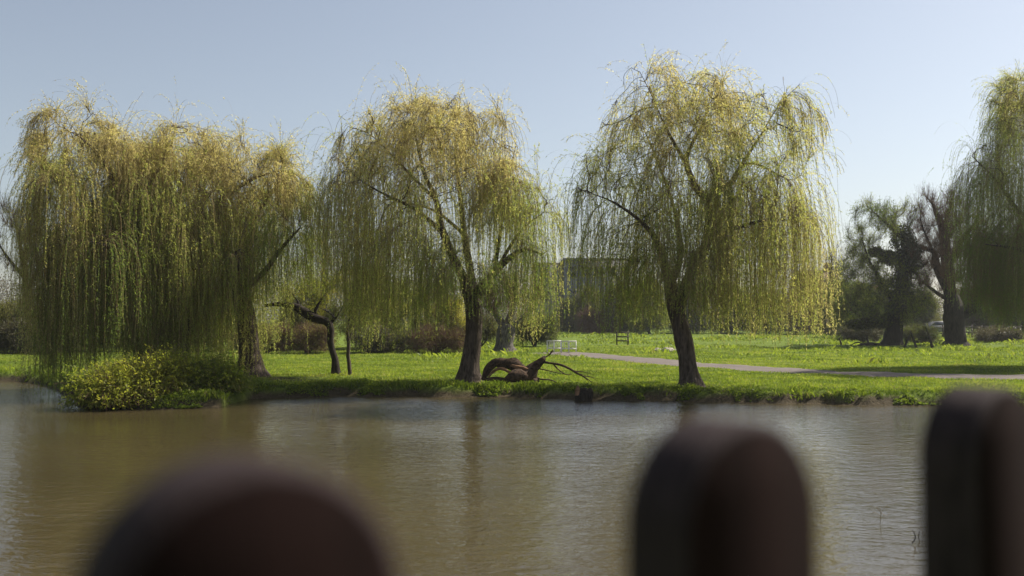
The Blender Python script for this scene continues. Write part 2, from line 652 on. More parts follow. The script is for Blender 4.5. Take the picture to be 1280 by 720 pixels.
def strands(org, d0, L, grav, seg=0.16, sway=0.05, zfloor=None, straight=0.0):
    """arching then hanging shoots; returns pts (n,m,3) and valid count"""
    n = len(org)
    m = int(np.ceil(L.max() / seg)) + 1
    pts = np.zeros((n, m, 3)); pts[:, 0] = org
    d = d0 / (np.linalg.norm(d0, axis=1)[:, None] + 1e-9)
    cnt = np.clip(np.ceil(L / seg).astype(int) + 1, 2, m)
    ph = RNG.uniform(0, 6.28, (n, 2))
    wob = RNG.normal(0, 0.07, (n, 3)); wob[:, 2] = 0
    for k in range(1, m):
        d = d + np.array([0, 0, -1.0]) * (grav[:, None] * seg) + RNG.normal(0, sway, (n, 3)) * np.array([1, 1, 0.3]) + wob * seg
        d[:, :2] *= (1 - 0.25 * seg * 2)
        d /= np.linalg.norm(d, axis=1)[:, None] + 1e-9
        pts[:, k] = pts[:, k - 1] + d * seg
    if zfloor is not None:
        ok = pts[:, :, 2] > zfloor[:, None]
        first = np.where(ok.all(1), m, ok.argmin(1))
        cnt = np.minimum(cnt, np.maximum(first, 2))
    return pts, cnt


def ribbon_mesh(pts, cnt, w0, taper=0.5):
    n, m, _ = pts.shape
    side = RNG.normal(0, 1, (n, 3)); side[:, 2] *= 0.1
    side /= np.linalg.norm(side, axis=1)[:, None]
    wk = w0[:, None] * (1 - taper * np.linspace(0, 1, m)[None])
    A = pts - side[:, None] * wk[..., None] / 2
    B = pts + side[:, None] * wk[..., None] / 2
    V = np.stack([A, B], 2).reshape(-1, 3)
    i = np.arange(n)[:, None] * m * 2 + np.arange(m - 1)[None] * 2
    ok = (np.arange(m - 1)[None] < (cnt - 1)[:, None])
    i = i[ok]
    Q = np.stack([i, i + 1, i + 3, i + 2], -1)
    used = np.unique(Q)
    mp_ = np.zeros(len(V), np.int64); mp_[used] = np.arange(len(used))
    return V[used], mp_[Q]


def leaves_on(pts, cnt, spacing, length, width, tint, droop=0.9, spread=0.6, start=0.15, seg=0.16, clump=0.42):
    """diamond leaves along shoots"""
    n, m, _ = pts.shape
    tot = (cnt - 1) * seg
    k = np.maximum((tot * (1 - start) / spacing).astype(int), 0)
    sid = np.repeat(np.arange(n), k)
    t = start * tot[sid] + RNG.uniform(0, 1, len(sid)) * (1 - start) * tot[sid]
    # bare stretches along the shoot
    keep = vnoise(t * 1.7, sid * 3.7, 5) > clump * 0.9
    sid, t = sid[keep], t[keep]
    f = t / seg
    i0 = np.minimum(f.astype(int), m - 2); fr = (f - i0)[:, None]
    p = pts[sid, i0] * (1 - fr) + pts[sid, i0 + 1] * fr
    dr = pts[sid, i0 + 1] - pts[sid, i0]
    dr /= np.linalg.norm(dr, axis=1)[:, None] + 1e-9
    N_ = len(sid)
    a = dr * droop + RNG.normal(0, spread, (N_, 3)) + np.array([0, 0, -0.25])
    a /= np.linalg.norm(a, axis=1)[:, None] + 1e-9
    b = np.cross(a, RNG.normal(0, 1, (N_, 3)))
    b /= np.linalg.norm(b, axis=1)[:, None] + 1e-9
    L_ = (length * RNG.uniform(0.55, 1.35, N_))[:, None]
    W_ = (width * RNG.uniform(0.7, 1.3, N_))[:, None]
    nn = np.cross(a, b)
    V = np.stack([p, p + a * L_ * 0.45 + b * W_ / 2, p + a * L_ + nn * L_ * 0.12, p + a * L_ * 0.45 - b * W_ / 2], 1).reshape(-1, 3)
    Q = np.arange(N_ * 4).reshape(-1, 4)
    tv = np.clip(tint[sid] + RNG.normal(0, 0.10, N_), 0, 1)
    return V, Q, np.repeat(tv, 4)


def lobe_points(lobes, Y, dens, shell=0.35, low=-0.35):
    """points inside ellipsoids, denser toward the upper shell"""
    out, lid = [], []
    for li, lb in enumerate(lobes):
        c = P(lb['c'][0], lb['c'][1], Y + lb.get('d', 0))
        s = Y / F
        rx, rz, ry = lb['r'][0] * s, lb['r'][1] * s, lb['r'][2]
        vol = 4.19 * rx * ry * rz
        n = int(vol * dens * lb.get('dens', 1.0)) + 8
        q = RNG.normal(0, 1, (n * 3, 3)); q /= np.linalg.norm(q, axis=1)[:, None]
        q *= RNG.uniform(0, 1, len(q))[:, None] ** shell
        q = q[q[:, 2] > low][:n]
        out.append(c + q * np.array([rx, ry, rz])); lid += [li] * len(q)
    return np.concatenate(out), np.array(lid)


def make_willow(name, label, Y, limbs, lobes, floor_px, n_str, tint=0.5, leaf=(0.078, 0.0145), spacing=0.036, group='weeping willows round the pond',
                seed=1, bark=None, twig=None, floor_jit=.8, adens=5.0, leafmat=None, top_tint=0.45, kill=0.33, grav=1.5, fmin=None):
    global RNG
    RNG = np.random.default_rng(seed)
    nodes, parent, rad, lid = seed_limbs(limbs, Y)
    # set the foot of the trunk into the ground
    gz = hz(nodes[0][0], nodes[0][1])
    nodes[0] = np.array([nodes[0][0], nodes[0][1], gz - 0.12])
    base = np.array([nodes[0][0], nodes[0][1], gz])
    A, al = lobe_points(lobes, Y, adens)
    k0 = len(nodes)
    nd, pr = colonize(nodes, parent, A, step=0.22, kill=kill, jitter=0.22, iters=130)
    r = pipe_radii(pr, 0.0085, 2.35, rad, 0.2)
    r[k0:] *= 1.0
    root = thing(name, base, label, 'tree', group)
    V, Q = tubes(nd, pr, r, seed=seed)
    mesh_np('trunk', V, Q, bark or M_BARK, root, smooth_shade=True)
    for l in lobes:
        a_, b_ = l.get('L', (1, 2.6))
        l['L'] = (a_ * 1.3, b_ * 1.3) if a_ >= 1.2 else (a_ * .6, b_ * .72)
    # hanging shoots
    cands = np.where((r < 0.055) & (np.arange(len(nd)) >= k0))[0]
    lc = np.array([P(l['c'][0], l['c'][1], Y + l.get('d', 0)) for l in lobes])
    lr = np.array([[l['r'][0] * Y / F, l['r'][2], l['r'][1] * Y / F] for l in lobes])
    near = (np.linalg.norm((nd[cands][:, None] - lc[None]) / lr[None], axis=2) + np.array([.55 if l.get('dens') else 0 for l in lobes])[None]).argmin(1)
    lobes_w = [l.get('str', 1.0) / (0.55 + .5 * (l['L'][0] + l['L'][1]) * .5) for l in lobes]
    w = RNG.uniform(0.15, 1, len(cands)) ** 5 * np.array([lobes_w[j] for j in near])
    w *= 1.0 / (1 + (r[cands] / 0.03) ** 2)
    # shoots hang in bunches with thin places between
    w *= 0.12 + smooth(0.34, 0.6, vnoise(nd[cands, 0] * 1.7, nd[cands, 1] * 1.2 + nd[cands, 2] * 0.35, seed + 3)) * 1.2
    pick = RNG.choice(len(cands), n_str, p=w / w.sum())
    ci = cands[pick]; lj = near[pick]
    pp = pr[ci]
    t = RNG.uniform(0, 1, (n_str, 1))
    org = nd[ci] * t + nd[pp] * (1 - t)
    dn = nd[ci] - nd[pp]; dn /= np.linalg.norm(dn, axis=1)[:, None] + 1e-9
    d0 = dn * 0.7 + RNG.normal(0, 0.32, (n_str, 3)) + np.array([0, 0, 0.25])
    Lr = np.array([lobes[j].get('L', (1, 2.6)) for j in lj])
    nodeL = RNG.uniform(0, 1, len(nd)); nodeF = RNG.uniform(0, 1, len(nd)) ** 1.5; nodeT = RNG.normal(0, .11, len(nd))
    L = (Lr[:, 0] + (Lr[:, 1] - Lr[:, 0]) * nodeL[ci]) * RNG.uniform(0.6, 1.15, n_str)
    fx = np.array([P(a, b, Y)[0] for a, b in floor_px]); fz = np.array([P(a, b, Y)[2] for a, b in floor_px])
    zf = np.interp(org[:, 0], fx, fz) + np.abs(RNG.normal(0, 0.4, n_str)) * floor_jit + nodeF[ci] * 1.5 * floor_jit + (vnoise(org[:, 0] * 2.1, org[:, 1] * 1.6, seed) - 0.35) * 1.4 * floor_jit - .35
    if fmin is not None: zf = np.maximum(zf, fmin)
    gr = np.array([lobes[j].get('g', grav) for j in lj]) * RNG.uniform(0.85, 1.7, n_str)
    pts, cnt = strands(org, d0, L, gr, zfloor=zf, sway=0.06)
    # high shoots are yellower, thin foliage; tint varies in clumps
    ztop = nd[:, 2].max(); zb = base[2]
    hf = (org[:, 2] - zb) / (ztop - zb)
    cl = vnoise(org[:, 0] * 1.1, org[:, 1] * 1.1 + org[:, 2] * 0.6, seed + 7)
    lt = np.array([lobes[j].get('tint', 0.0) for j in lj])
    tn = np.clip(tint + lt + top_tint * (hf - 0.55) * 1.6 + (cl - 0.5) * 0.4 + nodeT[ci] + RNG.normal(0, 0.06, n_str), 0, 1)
    V1, Q1 = ribbon_mesh(pts, cnt, RNG.uniform(0.006, 0.011, n_str))
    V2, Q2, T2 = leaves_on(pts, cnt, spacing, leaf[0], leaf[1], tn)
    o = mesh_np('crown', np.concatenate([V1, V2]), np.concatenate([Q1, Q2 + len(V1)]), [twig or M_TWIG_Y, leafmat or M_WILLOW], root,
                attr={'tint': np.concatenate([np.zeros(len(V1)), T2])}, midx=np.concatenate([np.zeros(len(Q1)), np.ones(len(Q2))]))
    return root


def make_tree(name, label, cat, Y, limbs, lobes, n_tw, twL=(0.4, 1.0), leafmat=None, twigmat=None, bark=None, leaf=(0.06, 0.035), spacing=0.09,
              tint=0.5, group=None, seed=1, adens=1.2, kill=0.55, step=0.3, grav=0.2, up=0.3, tip=0.008, twr=(0.008, 0.014), spread=0.5, shell=0.4,
              low=-1.0, tip_only=0.07, flare=True, clump=0.3, sink=0.12, tk=4, crown_name='crown', rmax=0.2, seed_twigs=False):
    global RNG
    RNG = np.random.default_rng(seed)
    nodes, parent, rad, lid = seed_limbs(limbs, Y, 0.2)
    gz = hz(nodes[0][0], nodes[0][1])
    nodes[0] = np.array([nodes[0][0], nodes[0][1], gz - sink])
    base = np.array([nodes[0][0], nodes[0][1], gz])
    k0 = len(nodes)
    A, al = lobe_points(lobes, Y, adens, shell, low)
    A = A[A[:, 2] > gz + 0.1]
    nd, pr = colonize(nodes, parent, A, step=step, kill=kill, jitter=0.2)
    r = pipe_radii(pr, tip, 2.25, rad, rmax)
    root = thing(name, base, label, cat, group)
    V, Q = tubes(nd, pr, r, seed=seed, flare=flare, ks=(9, 3))
    mesh_np('trunk' if cat == 'tree' else 'stems', V, Q, bark or M_BARK_D, root, smooth_shade=True)
    if n_tw:
        cands = np.where((r < tip_only) & ((np.arange(len(nd)) >= k0) | seed_twigs) & (pr >= 0))[0]
        ci = cands[RNG.integers(0, len(cands), n_tw)]
        pp = pr[ci]
        t = RNG.uniform(0, 1, (n_tw, 1))
        org = nd[ci] * t + nd[pp] * (1 - t)
        dn = nd[ci] - nd[pp]; dn /= np.linalg.norm(dn, axis=1)[:, None] + 1e-9
        d0 = dn * 0.5 + RNG.normal(0, spread, (n_tw, 3)) + np.array([0, 0, up])
        L = RNG.uniform(twL[0], twL[1], n_tw)
        sg = max(0.1, twL[1] / 6)
        pts, cnt = strands(org, d0, L, np.full(n_tw, grav), seg=sg, sway=0.08, zfloor=np.full(n_tw, gz + 0.02))
        tn = np.clip(tint + (vnoise(org[:, 0] * 1.3, org[:, 2] * 1.3, seed) - 0.5) * 0.6 + RNG.normal(0, 0.08, n_tw), 0, 1)
        V1, Q1 = ribbon_mesh(pts, cnt, RNG.uniform(twr[0], twr[1], n_tw))
        if leafmat is not None:
            V2, Q2, T2 = leaves_on(pts, cnt, spacing, leaf[0], leaf[1], tn, droop=0.5, spread=0.8, start=0.05, seg=sg, clump=clump)
            mesh_np(crown_name, np.concatenate([V1, V2]), np.concatenate([Q1, Q2 + len(V1)]), [twigmat or M_TWIG_B, leafmat], root,
                    attr={'tint': np.concatenate([np.zeros(len(V1)), T2])}, midx=np.concatenate([np.zeros(len(Q1)), np.ones(len(Q2))]))
        else:
            mesh_np(crown_name, V1, Q1, twigmat or M_TWIG_B, root)
    return root


def lobe(cx, cy_, rx, ry, rd, d=0, **k):
    return dict(c=(cx, cy_), r=(rx, ry, rd), d=d, **k)


# right-centre willow --------------------------------------------------------
make_willow('willow_tree', 'tall upright weeping willow beside the gravel path, thick pale curtain on its right side', 31.0,
    [[(864, 479, 0, .36), (861, 462, 0, .30), (856, 435, 0, .27), (849, 405, 0, .25), (842, 375, 0, .23), (838, 355, 0, .2)],
     [(846, 390, 0, .2), (862, 345, .1, .17), (880, 312, .2, .16), (886, 280, .2, .15), (884, 252, .1, .14), (870, 234, 0, .12), (858, 205, -.2, .09), (862, 186, -.2, .06), (880, 150, -.3, .035), (890, 110, -.3, .015)],
     [(884, 250, .1, .12), (900, 234, .3, .1), (915, 228, .5, .09), (925, 210, .6, .07), (945, 205, .8, .045), (985, 225, 1.1, .02)],
     [(838, 355, 0, .19), (830, 330, -.2, .14), (820, 300, -.5, .10), (800, 276, -.9, .06), (765, 252, -1.3, .035), (728, 238, -1.6, .015)],
     [(838, 355, 0, .15), (850, 320, .8, .1), (845, 270, 1.4, .07), (825, 210, 1.6, .04), (800, 150, 1.4, .02)],
     [(858, 205, -.2, .07), (835, 165, -.6, .04), (815, 120, -.8, .02), (800, 90, -.8, .01)],
     [(923, 212, .6, .06), (950, 170, .6, .035), (975, 130, .5, .02), (1000, 105, .4, .01)],
     [(886, 290, .2, .09), (920, 285, -.8, .06), (955, 275, -1.6, .03), (985, 275, -2, .015)]],
    [lobe(870, 205, 140, 120, 3.4, 0, L=(.9, 2.4), dens=.3, str=.9, tint=.02), lobe(815, 140, 62, 66, 2.2, -.3, L=(.6, 2.2), tint=.12, str=.75), lobe(880, 150, 66, 64, 2.6, 0, L=(.7, 2.4), tint=.12, str=.8),
     lobe(955, 165, 52, 52, 2.0, .4, L=(.7, 2.4), tint=.1, str=.8), lobe(1000, 175, 32, 66, 1.4, .4, L=(.8, 3.0), tint=.1, str=.55),
     lobe(765, 225, 55, 42, 2.2, -1, L=(.9, 3.0), tint=-.05, str=.8), lobe(738, 255, 34, 28, 1.6, -1.4, L=(1.2, 3.0), tint=-.1, str=.6),
     lobe(820, 235, 60, 50, 2.6, 0, L=(1.5, 4.2), str=.8), lobe(800, 290, 60, 30, 2.0, -.6, L=(1.5, 3.6), tint=-.15, str=.9),
     lobe(925, 245, 50, 28, 2.2, .6, L=(2.5, 5.5), tint=.14, str=2.0), lobe(970, 260, 44, 26, 1.8, -.4, L=(3.0, 5.5), tint=.25, str=3.0), lobe(885, 212, 46, 34, 2.2, .2, L=(1.2, 3.0), tint=.05, str=1.1),
     lobe(920, 290, 46, 26, 1.8, -1.6, L=(2.5, 4.8), tint=.18, str=2.6), lobe(855, 325, 34, 18, 1.2, -1.5, L=(1.6, 3.0), tint=-.1, str=1.6),
     lobe(780, 325, 50, 20, 1.8, .6, L=(1.6, 3.0), tint=-.1, str=.9), lobe(745, 300, 30, 20, 1.6, -1.0, L=(1.4, 3.0), tint=-.12, str=.4)],
    [(700, 385), (740, 412), (790, 425), (840, 412), (872, 395), (900, 418), (950, 425), (985, 415), (1010, 385), (1040, 330)],
    8200, tint=.56, seed=21)

# middle willow ---------------------------------------------------------------
make_willow('willow_tree', 'weeping willow with furrowed trunk standing beside the fallen dead tree', 34.0,
    [[(586, 471, 0, .38), (588, 450, 0, .32), (592, 420, 0, .30), (592, 390, 0, .29), (590, 372, 0, .27)],
     [(590, 380, 0, .24), (580, 350, -.1, .17), (566, 320, -.3, .14), (552, 285, -.5, .12), (545, 250, -.6, .09), (530, 215, -.6, .06), (520, 170, -.5, .03), (515, 135, -.5, .012)],
     [(590, 376, 0, .22), (604, 358, .1, .16), (618, 340, .2, .14), (634, 325, .3, .11), (655, 312, .4, .06), (678, 318, .5, .03)],
     [(592, 378, 0, .2), (588, 340, .7, .14), (580, 290, 1.1, .11), (575, 240, 1.2, .08), (570, 190, 1.0, .05), (575, 130, .7, .015)],
     [(618, 340, .2, .08), (624, 300, .3, .06), (630, 262, .3, .045), (636, 225, .2, .03), (645, 180, .1, .012)],
     [(552, 290, -.5, .09), (520, 262, -1.2, .06), (485, 245, -1.8, .04), (450, 225, -2.2, .02), (425, 200, -2.4, .01)],
     [(545, 250, -.6, .06), (500, 205, -.8, .04), (465, 170, -.9, .02), (435, 158, -1.0, .01)],
     [(580, 292, 1.1, .07), (540, 262, 2.0, .045), (490, 250, 2.6, .025)],
     [(620, 338, .2, .07), (650, 290, .5, .04), (680, 265, .8, .02)]],
    [lobe(545, 225, 130, 98, 3.4, 0, L=(.9, 2.6), dens=.3, str=.9), lobe(540, 165, 75, 52, 2.8, 0, L=(.7, 2.6), tint=.22, str=1.0), lobe(470, 180, 52, 40, 2.3, -.6, L=(.9, 3.0), tint=.12, str=.75),
     lobe(595, 175, 48, 48, 2.3, .4, L=(.9, 3.0), tint=.2, str=1.0), lobe(640, 205, 22, 38, 1.2, .2, L=(.8, 2.2), tint=.25, str=1.5),
     lobe(440, 225, 36, 44, 2.0, -1.4, L=(1.5, 4.4), tint=-.05, str=1.0), lobe(500, 245, 55, 36, 2.8, 0, L=(2, 5.0), tint=0, str=1.1),
     lobe(570, 245, 50, 40, 2.6, 0, L=(1.5, 4.2), tint=.05, str=1.0), lobe(640, 255, 38, 34, 1.9, .3, L=(1.1, 3.2), tint=.08, str=1.9),
     lobe(672, 262, 28, 28, 1.7, .5, L=(1.4, 4.4), tint=-.05, str=2.6), lobe(450, 290, 32, 24, 1.6, 1, L=(2, 4.0), tint=-.15, str=1.0),
     lobe(660, 310, 28, 18, 1.2, .5, L=(1.5, 3.6), tint=-.2, str=2.4), lobe(590, 335, 40, 18, 1.3, -1.5, L=(1.3, 2.6), tint=-.15, str=1.5),
     lobe(500, 305, 50, 20, 2.2, .2, L=(2, 4), tint=-.12, str=1.6), lobe(545, 325, 40, 18, 1.8, 1.0, L=(1.5, 3), tint=-.1, str=1.3)],
    [(395, 350), (425, 368), (442, 400), (462, 440), (490, 445), (530, 425), (570, 410), (610, 400), (640, 420), (690, 425), (705, 400)],
    9000, tint=.54, seed=35, top_tint=.62)

# left willow (trunk in view) ---------------------------------------------------
make_willow('willow_tree', 'broad weeping willow whose green curtain hangs to the water right of the sprawling shrub', 35.0,
    [[(314, 469, 0, .46), (313, 450, 0, .40), (310, 420, 0, .36), (306, 390, 0, .32), (300, 360, 0, .28)],
     [(302, 370, 0, .24), (285, 330, -.2, .18), (270, 290, -.4, .15), (274, 255, -.5, .11), (292, 238, -.5, .08), (320, 222, -.6, .05), (350, 214, -.7, .02)],
     [(302, 365, 0, .2), (310, 320, .8, .14), (318, 280, 1.3, .1), (340, 240, 1.6, .06), (365, 215, 1.6, .02)],
     [(272, 290, -.4, .12), (245, 260, 0, .09), (225, 225, .3, .06), (215, 185, .4, .03), (220, 155, .4, .012)],
     [(300, 365, 0, .16), (330, 340, -.6, .1), (352, 310, -1, .07), (375, 285, -1.2, .03)],
     [(285, 330, -.2, .12), (262, 310, -1.2, .08), (235, 290, -2.0, .05), (205, 275, -2.4, .02)],
     [(300, 360, 0, .12), (300, 335, -1.4, .08), (295, 315, -2.6, .04)]],
    [lobe(295, 250, 95, 85, 3.4, 0, L=(.9, 2.6), dens=.3, str=.9, tint=.05), lobe(240, 200, 58, 50, 2.6, 0, L=(.8, 2.8), tint=.26), lobe(325, 220, 58, 36, 2.6, 0, L=(.8, 3.0), tint=.22),
     lobe(200, 225, 36, 34, 2.2, .2, L=(1.5, 4.0), tint=.15), lobe(372, 250, 30, 34, 1.8, 0, L=(1, 3.0), tint=-.05),
     lobe(280, 260, 62, 36, 3.0, 0, L=(2.5, 5.5), tint=.0, str=2.2), lobe(360, 290, 34, 24, 2.0, -.6, L=(1.5, 4.0), tint=-.15, str=1.8),
     lobe(230, 300, 46, 28, 2.6, -1.4, L=(2, 4.8), tint=-.15, str=2.4), lobe(302, 320, 22, 12, 1.4, -3.0, L=(3.5, 5.5), tint=-.1, str=4.0, g=2.5), lobe(312, 345, 26, 14, 1.3, -1.5, L=(1.4, 2.8), tint=-.15, str=2.0),
     lobe(262, 330, 40, 18, 2.0, -.4, L=(1.8, 3.6), tint=-.2, str=1.8)],
    [(165, 450), (200, 472), (240, 470), (266, 515), (294, 520), (306, 462), (322, 420), (338, 392), (360, 378), (385, 368), (408, 340)],
    9600, tint=.54, seed=44, top_tint=.62)

# far-left willow ----------------------------------------------------------------
make_willow('willow_tree', 'leftmost weeping willow, its dark olive curtain trailing into the pond', 33.5,
    [[(176, 470, .6, .34), (178, 440, .5, .28), (180, 400, .3, .26), (176, 350, .1, .22), (168, 310, 0, .18)],
     [(170, 320, 0, .17), (158, 280, -.2, .13), (148, 250, -.3, .11), (136, 215, -.3, .09), (124, 194, -.3, .07), (100, 172, -.4, .035), (75, 158, -.4, .012)],
     [(148, 248, -.3, .08), (170, 228, .2, .07), (192, 208, .4, .045), (215, 180, .5, .02)],
     [(172, 325, 0, .13), (140, 300, -.8, .09), (110, 280, -1.2, .06), (80, 262, -1.4, .02)],
     [(172, 330, 0, .12), (190, 300, .8, .09), (200, 262, 1.2, .05), (205, 225, 1.3, .02)],
     [(176, 350, 0, .12), (160, 325, -1.3, .08), (140, 310, -2.4, .05), (115, 302, -3, .02)],
     [(176, 400, 0, .09), (150, 398, .3, .06), (125, 420, .4, .04), (118, 445, .4, .025)],
     [(178, 410, 0, .1), (215, 392, -.2, .07), (238, 405, -.3, .05), (246, 440, -.2, .035)],
     [(238, 405, -.3, .05), (232, 432, -.4, .035), (240, 455, -.5, .02)]],
    [lobe(136, 240, 80, 80, 3.2, 0, L=(.9, 2.6), dens=.3, str=.9, tint=.05), lobe(98, 178, 56, 44, 2.4, -.3, L=(.7, 2.4), tint=.22), lobe(160, 200, 42, 36, 2.4, .2, L=(.8, 3.0), tint=.22),
     lobe(68, 225, 30, 42, 2.0, -.4, L=(.9, 2.8), tint=-.05, str=.8), lobe(115, 255, 54, 34, 2.6, -.3, L=(2, 5.4), tint=0, str=2.2),
     lobe(180, 260, 40, 32, 2.4, .5, L=(2, 5.4), tint=0, str=2.2), lobe(90, 300, 28, 22, 1.7, -1.6, L=(3.5, 5.5), tint=-.32, str=2.6, g=2.2),
     lobe(150, 315, 44, 22, 2.2, -2.0, L=(2.5, 5), tint=-.25, str=2.6)],
    [(20, 330), (50, 430), (64, 510), (105, 505), (140, 475), (190, 470), (235, 465)],
    9600, tint=.52, seed=53, top_tint=.62)

# right-edge willow ---------------------------------------------------------------
make_willow('willow_tree', 'weeping willow at the right edge, crown hanging over the shaded grass', 42.0,
    [[(1352, 452, 0, .45), (1350, 420, 0, .38), (1345, 370, 0, .34), (1335, 320, 0, .3)],
     [(1338, 335, 0, .24), (1310, 290, 0, .17), (1295, 240, -.1, .13), (1285, 190, -.2, .08), (1280, 130, -.2, .03)],
     [(1310, 290, 0, .12), (1275, 265, .2, .08), (1245, 225, .2, .05), (1215, 195, .2, .02)],
     [(1336, 320, 0, .2), (1360, 260, .3, .14), (1375, 190, .4, .08), (1385, 120, .4, .03)],
     [(1336, 330, 0, .15), (1300, 320, -1.5, .1), (1265, 310, -2.2, .06), (1230, 305, -2.5, .02)],
     [(1338, 330, 0, .15), (1390, 290, 1, .1), (1440, 250, 1.4, .04)]],
    [lobe(1290, 140, 52, 58, 3.2, 0, L=(.9, 3.0), tint=.05, str=1), lobe(1262, 200, 44, 46, 2.8, 0, L=(1.2, 3.6), tint=-.05),
     lobe(1222, 225, 26, 38, 1.9, .2, L=(1.4, 4.6), tint=-.15, str=.8), lobe(1375, 150, 60, 60, 3.2, .4, L=(1, 3.5)),
     lobe(1330, 240, 70, 50, 3.4, 0, L=(2.5, 5.5), tint=-.1, str=1.2), lobe(1268, 300, 46, 30, 2.8, -1, L=(2.0, 4.6), tint=-.15, str=1.8),
     lobe(1430, 240, 60, 60, 3.0, .6, L=(2.5, 5.5)), lobe(1310, 320, 46, 26, 2.8, 0, L=(1.5, 3.4), tint=-.2, str=1.5)],
    [(1180, 340), (1215, 400), (1260, 412), (1330, 420), (1450, 420)],
    15500, tint=.28, seed=61, spacing=.042, top_tint=.62)


# ---------------------------------------------------------------- other trees on the near lawn
make_tree('crooked_tree', 'small crooked dark tree leaning left on the lawn between the two big left willows', 'tree', 37.0,
    [[(421, 456, 0, .14), (416, 440, 0, .12), (413, 425, 0, .12), (414, 410, 0, .13), (408, 402, 0, .15), (394, 398, 0, .16), (380, 390, -.1, .17), (368, 383, -.2, .13), (350, 380, -.3, .09), (330, 382, -.4, .05)],
     [(392, 396, 0, .08), (396, 384, 0, .05), (405, 370, .1, .035), (416, 355, .2, .02)],
     [(376, 386, 0, .06), (370, 372, 0, .04), (360, 362, 0, .02)],
     [(410, 404, 0, .06), (418, 396, .1, .05), (408, 388, .1, .03), (400, 385, .1, .01)],
     [(414, 402, 0, .05), (424, 392, .1, .03), (432, 372, .1, .02), (430, 355, .1, .01)]],
    [lobe(380, 350, 46, 30, 1.6), lobe(425, 355, 28, 26, 1.2)], 900, (0.3, 1.0), M_YGREEN, M_TWIG_B, M_BARK_D, (.05, .02), .09, .35,
    'small trees on the lawn', seed=3, adens=2.0, tip=.006, twr=(.005, .008), grav=.8)
make_tree('slender_tree', 'slender young tree with a straight reddish stem beside the crooked tree', 'tree', 36.5,
    [[(438, 460, 0, .075), (435, 445, 0, .065), (436, 430, 0, .06), (434, 412, 0, .05), (438, 395, 0, .035), (446, 375, 0, .02)],
     [(436, 425, 0, .03), (446, 400, .2, .025), (458, 378, .3, .015), (462, 360, .3, .008)]],
    [lobe(448, 370, 30, 42, 1.2)], 700, (0.3, 1.0), M_YGREEN, M_TWIG_B, M_BARK, (.05, .02), .09, .2,
    'small trees on the lawn', seed=4, adens=2.5, tip=.005, twr=(.005, .008), grav=1.2)

# pollard willow in the middle distance
make_tree('pollard_tree', 'stout grey pollard with reddish-brown twigs behind the fallen tree', 'tree', 60.0,
    [[(631, 438, 0, .62), (631, 428, 0, .52), (632, 418, 0, .55), (634, 406, 0, .5)],
     [(633, 410, 0, .3), (622, 396, 0, .2), (612, 380, 0, .09)], [(634, 408, 0, .3), (640, 390, 0, .2), (645, 368, .2, .09)],
     [(634, 408, 0, .3), (652, 398, .3, .18), (668, 385, .5, .08)]],
    [lobe(635, 372, 48, 34, 2.6)], 2600, (0.5, 1.6), M_OLIVE, M_TWIG_R, M_BARK_G, (.05, .02), .35, .6,
    None, seed=5, adens=.9, twr=(.012, .02), up=.5)

# right-hand old trees
make_tree('ivy_clad_tree', 'old leaning tree wrapped in dark ivy with sparse pale green shoots', 'tree', 70.0,
    [[(1116, 433, 0, .72), (1117, 420, 0, .62), (1119, 405, 0, .55), (1124, 380, 0, .5), (1128, 350, 0, .42), (1132, 320, 0, .36), (1130, 296, 0, .25)],
     [(1124, 380, 0, .3), (1108, 365, 0, .2), (1095, 340, 0, .12), (1086, 325, 0, .08), (1078, 300, 0, .04)],
     [(1130, 325, 0, .28), (1112, 322, 0, .2), (1092, 314, 0, .11), (1085, 312, 0, .06)],
     [(1130, 300, 0, .18), (1114, 285, 0, .12), (1100, 272, 0, .06), (1085, 258, 0, .02)],
     [(1132, 340, 0, .22), (1148, 335, 0, .14), (1160, 328, 0, .08)],
     [(1118, 408, 0, .25), (1098, 402, .5, .16), (1080, 398, .8, .08)]],
    [lobe(1095, 285, 36, 34, 2.5, L=1), lobe(1085, 345, 46, 36, 3), lobe(1105, 375, 58, 34, 3.4), lobe(1140, 370, 30, 34, 2.5), lobe(1120, 270, 30, 24, 2), lobe(1070, 380, 46, 30, 2.8), lobe(1075, 325, 34, 30, 2.4)],
    22000, (0.3, .9), M_YGREEN, M_TWIG_B, M_BARK_D, (.075, .04), .12, .22, 'old trees on the right', seed=6, adens=2.4, kill=.5, step=.32, twr=(.009, .016), up=.25, clump=.5)
